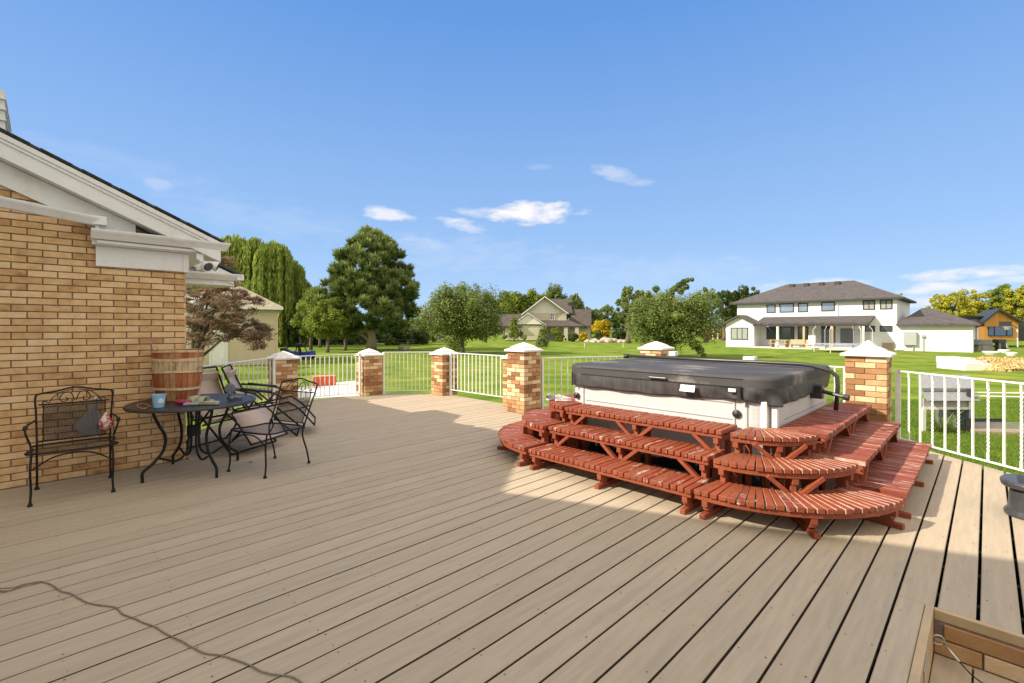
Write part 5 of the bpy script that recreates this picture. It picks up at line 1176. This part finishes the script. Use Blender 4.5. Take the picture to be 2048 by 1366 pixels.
m = MB(); rslab(m, (1048, 350), (918, 450), Fg - .4, 6); rslab(m, (1198, 446), (1048, 350), Fg - .4, 6); m.build('small_gable_roof', m_broof, gh)
def slope(m, x0, x1, y0, y1, F0, F1, xt0=None, xt1=None):
    xt0 = x0 if xt0 is None else xt0; xt1 = x1 if xt1 is None else xt1
    P = [(PX(z4(x0, 0)[0], F0), F0, PZ(z4(0, y0)[1], F0)), (PX(z4(x1, 0)[0], F0), F0, PZ(z4(0, y0)[1], F0)), (PX(z4(xt1, 0)[0], F1), F1, PZ(z4(0, y1)[1], F1)), (PX(z4(xt0, 0)[0], F1), F1, PZ(z4(0, y1)[1], F1))]
    cextr(m, P, (0, 0, -.25))
m = MB(); slope(m, 800, 1000, 458, 362, Fg - .6, Fg + 5); m.build('lower_roof', m_broof, gh); m = MB(); slope(m, 1170, 1490, 457, 412, Fg - 1, Fg + 3, 1170, 1390); m.build('porch_roof', m_broof, gh); m = MB(); slope(m, 1400, 1568, 457, 322, Fg + 3, Fg + 8); m.build('lower_roof', m_broof, gh); m = MB(); slope(m, 105, 330, 497, 440, Fg - 2, Fg + 3, 150, 330); m.build('lower_roof', m_broof, gh)
m = MB(); slope(m, 1235, 1415, 350, 238, Fg + 6, Fg + 11, 1235, 1393); m.build('rear_roof', m_broof, gh)
for zx in (1358, 1448):
    m = MB(); x_ = PX(z4(zx, 0)[0], Fg - .6); cbox(m, x_ - .35, x_ + .35, Fg - .9, Fg - .3, GZ, PZ(z4(0, 457)[1], Fg - .6)); m.build('porch_post', m_gw, gh)
def gwin(zx0, zy0, zx1, zy1, F, n=2):
    m = MB(); x0, x1, z1, z0 = PX(z4(zx0, 0)[0], F), PX(z4(zx1, 0)[0], F), PZ(z4(0, zy0)[1], F), PZ(z4(0, zy1)[1], F)
    for b6 in ((x0, x1, z0, z0 + .12), (x0, x1, z1 - .12, z1), (x0, x0 + .12, z0, z1), (x1 - .12, x1, z0, z1), (x0, x1, (z0 + z1) / 2 - .05, (z0 + z1) / 2 + .05), ((x0 + x1) / 2 - .05, (x0 + x1) / 2 + .05, z0, z1)): cbox(m, b6[0], b6[1], F - .15, F - .02, b6[2], b6[3])
    w = m.build('window', m_whitemetal, gh); m = MB(); cbox(m, x0 + .1, x1 - .1, F - .08, F - .03, z0 + .1, z1 - .1); m.build('pane', m_win, w)
gwin(1228, 352, 1266, 412, Fg + 2.9); gwin(962, 478, 1000, 535, Fg)
m = MB(); x_ = PX(z4(1400, 0)[0], Fg + 9); cbox(m, x_ - .6, x_ + .6, Fg + 8.6, Fg + 9.8, 5, PZ(z4(0, 268)[1], Fg + 9)); m.build('chimney', m_frame, gh)
# ---- tan shed, turned so that only its long wall shows
m_sh = siding('tan_siding', (.52, .44, .30), .13, 2, .8); m_shr = mat('tan_shingle', (.25, .22, .155), (.36, .315, .23), scale=3, rough=.95, bump=.5, bscale=16)
sb = D(555.5, 0, 31.1); sb.z = GZ; sa = D(340, 0, 28.2); sa.z = GZ; TH = math.atan2((sb - sa).y, (sb - sa).x); LS = (sb - sa).length
sh = thing('tan_shed', 'tan vinyl sided shed with a white door behind the maple', 'shed', sb, TH); SM = ROOT[sh.name]; HE = 3.72
def sbox(m, *b6): m.box(*b6, SM)
m = MB(); sbox(m, -LS, 0, 0, 7, 0, HE); m.build('wall', m_sh, sh)
m = MB()
E = [(-LS - .3, -.35, HE + .05), (.3, -.35, HE + .05), (.3, 7.35, HE + .05), (-LS - .3, 7.35, HE + .05), (-LS + 3, 3.5, HE + 1.85), (-2.6, 3.5, HE + 1.85), (-LS - .3, -.35, HE - .1), (.3, -.35, HE - .1), (.3, 7.35, HE - .1), (-LS - .3, 7.35, HE - .1)]
b0 = m.add([SM @ Vector(p) for p in E])
for f in ((0, 1, 5, 4), (1, 2, 5), (2, 3, 4, 5), (3, 0, 4), (6, 7, 1, 0), (7, 8, 2, 1), (8, 9, 3, 2), (9, 6, 0, 3), (9, 8, 7, 6)): m.face(*[b0 + i for i in f])
m.build('roof', m_shr, sh)
m = MB(); sbox(m, -LS - .3, .3, -.40, -.36, HE - .14, HE + .04); m.build('eave_trim', m_whitemetal, sh)
m = MB(); sbox(m, -.1, .012, -.03, -.002, 0, HE - .11); m.build('corner_trim', m_sh, sh)
def sx(px):   # x on the wall plane for a pixel column
    r = (px - 1024) / FPX; d = (sb - sa).normalized(); P = sa; nv = c2w(1, -r, 0); return (nv.dot(-P) / nv.dot(d)) - LS if True else 0
def sxx(px):
    best = min((abs(((q.x * CY + q.y * SY) / (-q.x * SY + q.y * CY)) * FPX + 1024 - px), t) for t in [k * LS / 800 for k in range(801)] for q in [sa.lerp(sb, t / LS)]); return best[1] - LS
dx0, dx1 = sxx(423), sxx(450)
m = MB(); sbox(m, dx0, dx1, -.06, -.004, .05, 2.1); dr = m.build('door', m_whitemetal, sh)
for zz in (.35, 1.15):
    for i in range(2):
        m = MB(); wdt = (dx1 - dx0); sbox(m, dx0 + wdt * (.12 + .42 * i), dx0 + wdt * (.46 + .42 * i), -.068, -.061, zz, zz + .65); m.build('door_panel', m_white, dr)
m = MB(); sbox(m, dx1 + .01, dx1 + .15, -.07, -.004, 0, 2.25); sbox(m, dx0 - .13, dx0 - .01, -.07, -.004, 0, 2.25); sbox(m, dx0 - .009, dx1 + .009, -.07, -.004, 2.12, 2.25); m.build('door_frame', m_whitemetal, sh)
m = MB(); sbox(m, dx0 + .06, dx0 + .12, -.12, -.069, 1.0, 1.07); m.build('handle', m_zinc, dr)
pw = CT('white_porch_post', 'small bright white gabled porch roof seen beyond the brick corner', 'porch', 380, 26)
m = MB(); x0, x1 = PX(352, 26), PX(386, 26); cextr(m, [(x0, 26, PZ(609, 26)), (x1, 26, PZ(609, 26)), (x1, 26, PZ(602, 26)), (PX(373, 26), 26, PZ(594, 26)), (x0, 26, PZ(600, 26))], (0, 1.5, 0)); m.build('roof', m_whitemetal, pw)
m = MB(); cbox(m, PX(362, 26), PX(366, 26), 26.2, 26.4, GZ, PZ(609, 26)); m.build('post', m_whitemetal, pw)
# ---- blue trailer
Fb_ = 35.5; bt = CT('blue_trailer', 'blue metal farm trailer with a dark frame and mast on the lawn', 'trailer', 592, Fb_)
m_bl = mat('blue_paint', (.02, .05, .36), (.03, .07, .45), scale=2, rough=.5); xx = lambda px: PX(px, Fb_); zz = lambda py: PZ(py, Fb_)
m = MB(); cextr(m, [(xx(560), Fb_, zz(701)), (xx(560), Fb_, zz(706)), (xx(597), Fb_, zz(719)), (xx(601), Fb_, zz(719)), (xx(621), Fb_, zz(714)), (xx(621), Fb_, zz(702)), (xx(600), Fb_, zz(705)), (xx(585), Fb_, zz(704))][::-1], (0, .9, 0)); m.build('bed', m_bl, bt, bevel=.02)
m = MB(); cbox(m, xx(599), xx(603), Fb_ - .1, Fb_ - .01, zz(719), zz(698)); m.build('corner_post', m_frame, bt)
m = MB(); [m.tube([c2w(xx(a), Fb_ + .4, zz(b_)), c2w(xx(c_), Fb_ + .4, zz(d))], .04, 6) for a, b_, c_, d in ((575, 693, 621, 692), (619, 692, 619, 703), (590, 693, 586, 704), (604, 693, 609, 704), (563, 700, 575, 693))]; m.build('frame_bar', m_frame, bt)
m = MB(); cbox(m, xx(587), xx(603), Fb_ + .2, Fb_ + .6, zz(692), zz(687)); cbox(m, xx(592), xx(596), Fb_ + .3, Fb_ + .5, zz(703), zz(692)); m.build('engine', m_frame, bt, bevel=.03)
for px in (566, 612): m = MB(); m.lathe(c2w(xx(px), Fb_ + .95, GZ + .3), [(.3, 0), (.3, .15), (.1, .18)], 16, c2w(0, 1, 0)); m.build('wheel', m_blackp, bt)
m = MB(); cextr(m, [(xx(558), Fb_ + .2, zz(702)), (xx(575), Fb_ + .2, zz(703)), (xx(562), Fb_ + .2, zz(696)), (xx(557), Fb_ + .2, zz(697))][::-1], (0, .5, 0)); m.build('load', m_frame, bt)
# ---- concrete pad and red box
Fc = 17.0; m = MB(); q = [W(560, 806, GZ), W(716, 797, GZ), W(712, 766, GZ), W(690, 768, GZ), W(560, 784, GZ)]; m.prism([(p.x, p.y) for p in q], GZ + .004, GZ + .10)
tag(m.build('concrete_path', m_whitecap), kind='structure')
p1 = W(626, 777, GZ); p2 = W(671, 774.5, GZ); rb = thing('red_planter', 'faded red orange rectangular box standing on the white concrete pad', 'planter box', p1.lerp(p2, .5)); m = MB(); m.beam(p1.lerp(p2, 0) + Vector((0, 0, .28)), p2 + Vector((0, 0, .28)), .34, .36); m.build('box', mat('red_plastic', (.55, .07, .02), (.62, .10, .03), scale=3, rough=.5), rb, bevel=.03)
m = MB(); m.beam(p1 + Vector((0, 0, .47)), p2 + Vector((0, 0, .47)), .38, .03); m.build('lid', mat('red_faded', (.62, .28, .18), rough=.6), rb, bevel=.008)

# ---- coop
Fk = 10.8; cp = CT('animal_hutch', 'small grey roofed wooden hutch on white legs behind the right railing', 'hutch', 1888, Fk)
xk = lambda px, F=Fk: PX(px, F); zk = lambda py, F=Fk: PZ(py, F)
m_gr = mat('coop_roof', (.20, .21, .24), (.27, .28, .31), scale=12, rough=.85, bump=.3); m_lav = mat('lavender_board', (.38, .33, .40), (.45, .40, .46), scale=20, stretch=(6, 6, .5), rough=.7)
m = MB(); cextr(m, [(xk(1833), Fk - .1, zk(775)), (xk(1939), Fk - .1, zk(775)), (xk(1939, Fk + .5), Fk + .5, zk(750, Fk + .5)), (xk(1836, Fk + .5), Fk + .5, zk(750, Fk + .5))], (0, 0, -.03)); m.build('roof', m_gr, cp)
m = MB(); cextr(m, [(xk(1838), Fk - .25, zk(798)), (xk(1939), Fk - .25, zk(798)), (xk(1939), Fk - .05, zk(781)), (xk(1838), Fk - .05, zk(781))], (0, .02, -.02)); m.build('lower_roof', m_gr, cp)
m = MB(); cbox(m, xk(1839), xk(1937), Fk - .04, Fk - .01, zk(781), zk(776)); m.build('white_batten', m_whitemetal, cp)
m = MB(); cbox(m, xk(1843), xk(1933), Fk - .06, Fk - .03, zk(816), zk(797)); m.build('slat_panel', m_lav, cp)
m = MB(); cbox(m, xk(1841), xk(1935), Fk - .08, Fk - .05, zk(818), zk(813)); cbox(m, xk(1930), xk(1935), Fk - .09, Fk - .081, zk(818), zk(797)); m.build('panel_frame', m_whitemetal, cp)
for px in (1839, 1843, 1936):
    m = MB(); cbox(m, xk(px), xk(px + 3), Fk - .08, Fk - .02, GZ, zk(816)); m.build('leg', m_whitemetal, cp)
m = MB(); cbox(m, xk(1934), xk(1941), Fk + .0, Fk + .8, GZ, zk(798)); cbox(m, xk(1905), xk(1934), Fk + .35, Fk + .4, GZ, zk(818)); m.build('side_wall', mat('coop_dark', (.12, .14, .13), rough=.8), cp)
# plant
b = D(1885, 0, 10.6); b.z = GZ; pl = thing('garden_plant', 'leafy strap leaved plant growing under the grey hutch', 'plant', b); Q = []; RN = []
for k in range(90):
    a = NPR.uniform(0, 6.28); L = NPR.uniform(.25, .62); tall = NPR.uniform(.3, 1); ns = 6; w0 = .014; prev = None
    for s in range(ns):
        f0, f1 = s / ns, (s + 1) / ns
        def pt(f): return np.array([b.x + math.cos(a) * L * .75 * f, b.y + math.sin(a) * L * .75 * f, GZ + L * tall * 1.5 * f * (1 - .45 * f * (1.4 - tall))])
        p, q_ = pt(f0), pt(f1); sd_ = np.array([-math.sin(a), math.cos(a), 0]) * w0; Q.append([p - sd_ * (1 - f0 * .7), p + sd_ * (1 - f0 * .7), q_ + sd_ * (1 - f1 * .7), q_ - sd_ * (1 - f1 * .7)]); RN.append(NPR.uniform(.2, .9))
npmesh('leaves', np.array(Q), 4, np.array(RN), LM['mid'], pl)
# white pipe fence with chicken wire and dark bed
fe = CT('wire_fence', 'low white pipe rail with chicken wire beside the hutch', 'fence', 1995, 10.7); Fe = 10.6
for k, (ya, yb) in enumerate(((785, 788), (792, 796))):
    m = MB(); m.tube([c2w(xk(1942, Fe), Fe, zk(ya, Fe)), c2w(xk(2130, Fe), Fe, zk(yb, Fe))], .018, 8); m.build('rail', m_whitemetal, fe)
m = MB(); cbox(m, xk(1937, Fe), xk(1945, Fe), Fe - .05, Fe + .05, zk(792, Fe), zk(778, Fe)); m.build('bracket', m_frame, fe)
m = MB(); s = .045
for i in range(46):
    for j in range(6):
        cx_ = xk(1945, Fe) + i * s * 1.0 + (s * .5 if j % 2 else 0); cz_ = GZ + .02 + j * s * .86
        P = [c2w(cx_ + s * .55 * math.cos(math.radians(30 + 60 * k)), Fe, cz_ + s * .55 * math.sin(math.radians(30 + 60 * k))) for k in range(6)]
        for k in (0, 1, 2): m.beam(P[k], P[k + 1], .0035, .0035)
m.build('chicken_wire', m_whitemetal, fe)
m = MB(); cextr(m, [(xk(1942, Fe), Fe + .12, GZ + .002), (xk(2024, Fe), Fe + .12, GZ + .002), (xk(2024, Fe), Fe + .12, GZ + .30), (xk(1942, Fe), Fe + .12, GZ + .30)][::-1], (0, .03, 0)); tag(m.build('black_board', m_blackp), 'black edging board standing behind the chicken wire', 'board')
m = MB(); q = [W(1940, 868, GZ), W(2160, 876, GZ), W(2160, 868, GZ), W(1940, 861, GZ)]; m.prism([(p.x, p.y) for p in q], GZ + .004, GZ + .07); tag(m.build('dirt_edge', mat('dirt', (.22, .16, .11), (.34, .26, .2), scale=14, rough=.95, bump=.8)), kind='structure')

# ---- garden beds, straw, small right yard things
m_foam = m_whitemetal
for i, (pa, pb, ya, h_, lab) in enumerate([(1920, 1952, 727, .38, 'rearmost of the three white raised garden beds'), (1931, 1974, 734, .36, 'middle white raised garden bed'), (1931, 1984, 741, .38, 'nearest white raised garden bed at the front of its group')]):
    F = 2.35 * FPX / (ya - HOR); t = CT('raised_bed', lab, 'garden bed', (pa + pb) / 2, F, 'white raised garden beds'); m = MB(); x0, x1 = PX(pa, F), PX(pb, F); d = 1.7
    cbox(m, x0, x1, F, F + .08, GZ, GZ + h_); cbox(m, x0, x1, F + d, F + d + .08, GZ, GZ + h_); cbox(m, x0, x0 + .08, F + .081, F + d - .001, GZ, GZ + h_); cbox(m, x1 - .08, x1, F + .081, F + d - .001, GZ, GZ + h_); m.build('frame', m_foam, t)
    m = MB(); cbox(m, x0 + .081, x1 - .081, F + .081, F + d - .001, GZ, GZ + h_ - .1); m.build('soil', bpy.data.materials['dirt'], t)
m_str = mat('straw', (.42, .30, .12), (.60, .46, .22), scale=4, rough=.95, bump=1.0, bscale=20)
C = []; 
for i in range(170):
    px = NPR.uniform(1968, 2130); py = NPR.uniform(722, 742 if px > 1985 else 734); b = W(px, py, GZ); C.append([b.x, b.y, GZ + NPR.uniform(-.05, .12), NPR.uniform(.35, .7)])
C = np.array(C); q, rnd = crown(C, 240, .22, 5.0, flat=.35); tag(npmesh('straw_heap', q, 4, rnd, m_str), 'low spread of pale straw mulch beside the raised beds', 'straw', kind='stuff')
for px, py, wd, lab in [(1983, 710, 14, 'white basin lying left of the other on the lawn'), (2023, 712, 9, 'small white tub near the cabin side of the lawn'), (2008, 706, 9, 'smallest white dish behind the straw')]:
    F = 2.35 * FPX / (py - HOR); c_ = D(px, 0, F); c_.z = GZ; r = wd / FPX * F; m = MB(); m.lathe(c_, [(r * .7, 0), (r, .25), (r, .32), (r * .92, .32), (r * .6, .06)], 24); tag(m.build('basin', m_foam), lab, 'basin', 'white basins on the far lawn')
# timber cabin
Fh = 58.0; cb = CT('timber_cabin', 'orange stained timber gable cabin with dark triple window', 'cabin', 2002, Fh); m_wood = mat('cedar', (.42, .19, .03), (.56, .28, .06), scale=.9, stretch=(6, 6, .15), rough=.65)
z8 = lambda x, y: (1820 + x / 6.21, 520 + y / 6.21)
def P8(pts, F): return [(PX(z8(x, y)[0], F), F, PZ(z8(x, y)[1], F)) for x, y in pts]
m = MB(); cextr(m, P8([(925, 1000), (1345, 1000), (1345, 755), (1130, 625), (925, 770)], Fh)[::1], (5.2, 7, 0)); m.build('wall', m_wood, cb)
m = MB(); cextr(m, P8([(900, 770), (1120, 598), (1120, 628), (905, 800)], Fh - .4), (5.6, 7.6, 0)); cextr(m, P8([(1120, 598), (1390, 750), (1385, 775), (1120, 628)], Fh - .4), (5.6, 7.6, 0)); m.build('roof', m_frame, cb)
for xa_, xb_ in ((975, 1045), (1052, 1198), (1205, 1278)):
    m = MB(); cextr(m, P8([(xa_, 945), (xb_, 945), (xb_, 828), (xa_, 828)], Fh - .1), (0, .08, 0)); w = m.build('window', m_frame, cb)
    m = MB(); cextr(m, P8([(xa_ + 7, 937), (xb_ - 7, 937), (xb_ - 7, 836), (xa_ + 7, 836)], Fh - .13), (0, .02, 0)); m.build('pane', mat('blue_glass', (.05, .10, .22), rough=.15) if 'blue_glass' not in bpy.data.materials else bpy.data.materials['blue_glass'], w)
m = MB(); cextr(m, P8([(1345, 1000), (1500, 1000), (1500, 760), (1345, 760)], Fh + 2), (0, 6, 0)); m.build('side_wing', m_frame, cb)
m = MB(); cextr(m, P8([(560, 1000), (925, 1000), (925, 705), (560, 705)], Fh + 3), (0, 6, 0)); m.build('link_wall', mat('mauve_wall', (.26, .22, .30), rough=.8), cb)
m = MB(); cextr(m, P8([(540, 712), (960, 712), (960, 695), (540, 695)], Fh + 2.5), (0, 7, 0)); m.build('link_roof', m_frame, cb)
m = MB(); cextr(m, P8([(755, 768), (885, 768), (885, 738), (755, 738)], Fh + 2.8), (0, .15, 0)); m.build('window', m_curt, cb)
m = MB(); cextr(m, P8([(850, 1000), (895, 1000), (895, 840), (850, 840)], Fh + 2.8), (0, .15, 0)); m.build('window', m_curt, cb)
# playhouse shed + grill cabinet + hoop
Fq = 49.5; t = CT('garden_storage', 'small grey taupe garden storage shed in front of the timber cabin', 'storage shed', 1971, Fq)
m_tp = mat('taupe', (.26, .23, .20), (.33, .30, .27), scale=4, rough=.8)
m = MB(); cextr(m, P8([(845, 1140), (1030, 1140), (1030, 1040), (860, 1040)], Fq), (0, 1.8, 0)); m.build('wall', m_tp, t)
m = MB(); cextr(m, P8([(835, 1050), (1040, 1050), (1010, 990), (890, 990)], Fq - .1), (0, 2, 0)); m.build('roof', m_gr, t)
m = MB(); cextr(m, P8([(900, 1135), (980, 1135), (980, 1062), (900, 1062)], Fq - .06), (0, .05, 0)); m.build('door', m_curt, t)
t = CT('grill', 'black covered grill beside the small garden storage shed', 'grill', 2005, Fq + 1); m = MB(); cextr(m, P8([(1100, 1035), (1200, 1035), (1200, 985), (1100, 985)], Fq + 1), (0, .7, 0)); m.build('hood', m_blackp, t, bevel=.05)
m = MB(); cextr(m, P8([(1135, 1135), (1200, 1135), (1200, 1036), (1135, 1036)], Fq + 1), (0, .7, 0)); m.build('cabinet', m_frame, t)
for xa_ in (1112, 1205): m = MB(); cextr(m, P8([(xa_, 1140), (xa_ + 18, 1140), (xa_ + 18, 1036), (xa_, 1036)], Fq + .9), (0, .1, 0)); m.build('leg', m_curt, t)
t = CT('basketball_hoop', 'basketball hoop on a thin pole before the timber cabin', 'basketball hoop', 2034, 52)
def T8(x, y, F): p = P8([(x, y)], F)[0]; return c2w(*p)
m = MB(); m.tube([T8(1338, 1080, 52), T8(1334, 850, 52)], .05, 6); m.build('pole', m_whitemetal, t)
m = MB(); m.tube([T8(1334, 850, 52), T8(1262, 800, 51)], .04, 6); m.build('arm', m_frame, t)
m = MB(); cextr(m, P8([(1246, 822), (1264, 822), (1264, 762), (1246, 762)], 51), (0, 1.2, 0)); m.build('backboard', m_frame, t)
m = MB(); m.lathe(T8(1212, 832, 51), [(.22, -.3), (.35, 0), (.34, .02)], 14); m.build('net', m_curt, t)
# red cottage far between
Fr = 105.0; t = CT('red_cottage', 'tiny dark red cottage seen between the lawn tree and white house', 'house', 1436, Fr)
m = MB(); cextr(m, [(PX(1420, Fr), Fr, GZ), (PX(1458, Fr), Fr, GZ), (PX(1458, Fr), Fr, PZ(652, Fr)), (PX(1420, Fr), Fr, PZ(652, Fr))], (0, 5, 0)); m.build('wall', mat('barn_red', (.20, .04, .03), rough=.8), t)
m = MB(); cextr(m, [(PX(1416, Fr), Fr - .5, PZ(653, Fr)), (PX(1460, Fr), Fr - .5, PZ(653, Fr)), (PX(1458, Fr), Fr + 2.5, PZ(645, Fr)), (PX(1422, Fr), Fr + 2.5, PZ(645, Fr))], (0, 0, -.2)); m.build('roof', m_roofg, t)
for px in (1425, 1434, 1449): m = MB(); cbox(m, PX(px, Fr) - .12, PX(px, Fr) + .12, Fr - .4, Fr - .2, GZ, PZ(653, Fr)); m.build('porch_post', m_whitemetal, t)
tree('shrub', 'small orange bush in front of the tiny red cottage', 'shrub', 1443, 98, 660, 14, 'gold', 672, n=10, per=120, leaf=.3, tr=.05)

# ---- planting round the gabled house
R = random.Random(5)
for px, py, wp, hp, kd, lab in [(880, 677, 60, 18, 'mid', 'low mixed shrubs left of the gabled house behind the lawn tree'), (1030, 674, 60, 14, 'mid', 'flowering border along the gabled house wall'), (1085, 672, 22, 34, 'mid', 'young narrow tree before the small gable'), (1112, 668, 22, 22, 'light', 'young light green tree by the porch of the gabled house'), (1028, 660, 18, 44, 'light', 'slim pale sapling in front of the gabled house'),
                                (1145, 676, 30, 16, 'dark', 'dark rounded shrub under the porch posts'), (1165, 674, 22, 20, 'gold', 'golden shrub right of the porch posts'), (1122, 678, 30, 10, 'light', 'light green low shrub in front of the porch'), (1195, 676, 26, 24, 'dark', 'dark shrub below the yellow ball tree'), (1240, 672, 36, 24, 'dark', 'rounded dark shrub right of the rock pile'),
                                (830, 684, 30, 12, 'light', 'pale grey green shrub right of the pine trunk'), (700, 686, 26, 8, 'dark', 'low dark shrub left of the pine trunk'), (1085, 694, 36, 52, 'mid', 'leaning shrub behind the tall pillar left of the tub')]:
    F = 60 if py > 690 else (72 if py > 680 else 84)
    tree('shrub', lab, 'shrub', px, F, py - hp / 2 - 4, wp, kd, py + hp / 2, n=16, per=160, leaf=.24, rc=max(.3, hp / FPX * F * .25), tr=.06, group='shrubs and saplings round the far lawn', shell=.2, nl=3, zmin=-1)
rk = MB(); m = MB()
mr_ = mat('rock', (.30, .25, .21), (.45, .39, .34), scale=1.2, rough=.95, bump=.8)
for i in range(26):
    px = 1172 + i * 3.2 + R.uniform(-3, 3); F = R.uniform(78, 84); p = D(px, 0, F); p.z = GZ; s = R.uniform(.5, .95) * (1.3 - abs(i - 13) / 16)
    m = MB(); m.lathe(p, [(s * .9, 0), (s, .2 * s), (s * .8, .6 * s), (s * .3, .85 * s)], 7); tag(m.build('boulder', mr_), 'tan garden boulder in the rock bed right of the gabled house', 'rock', 'boulders in the rock bed')
p = W(808, 700, GZ); m = MB(); m.box(p.x - .6, p.x + .6, p.y - .4, p.y + .4, GZ, GZ + .42); tag(m.build('stone_block', mr_, bevel=.1), 'grey stone block on the lawn right of the pine trunk', 'stone')
# marker stakes and dark rail fence
for px, lab in ((1169, 'thin white stake on the far lawn below the rock bed'), (1246, 'thin white stake on the far lawn right of the rock bed')):
    p = W(px, 695, GZ); m = MB(); m.tube([p, p + Vector((0, 0, .55))], .03, 6); tag(m.build('stake', m_whitemetal), lab, 'stake', 'thin white stakes on the far lawn')
t = CT('rail_fence', 'long low dark rail fence behind the orchard trunks', 'fence', 690, 66)
for zz_ in (.35, .75): m = MB(); m.tube([c2w(PX(540, 66), 66, GZ + zz_), c2w(PX(830, 66), 66, GZ + zz_)], .06, 6); m.build('rail', m_frame, t)
for i in range(12): x_ = PX(545 + i * 25, 66); m = MB(); cbox(m, x_ - .07, x_ + .07, 65.95, 66.1, GZ, GZ + .95); m.build('post', m_frame, t)
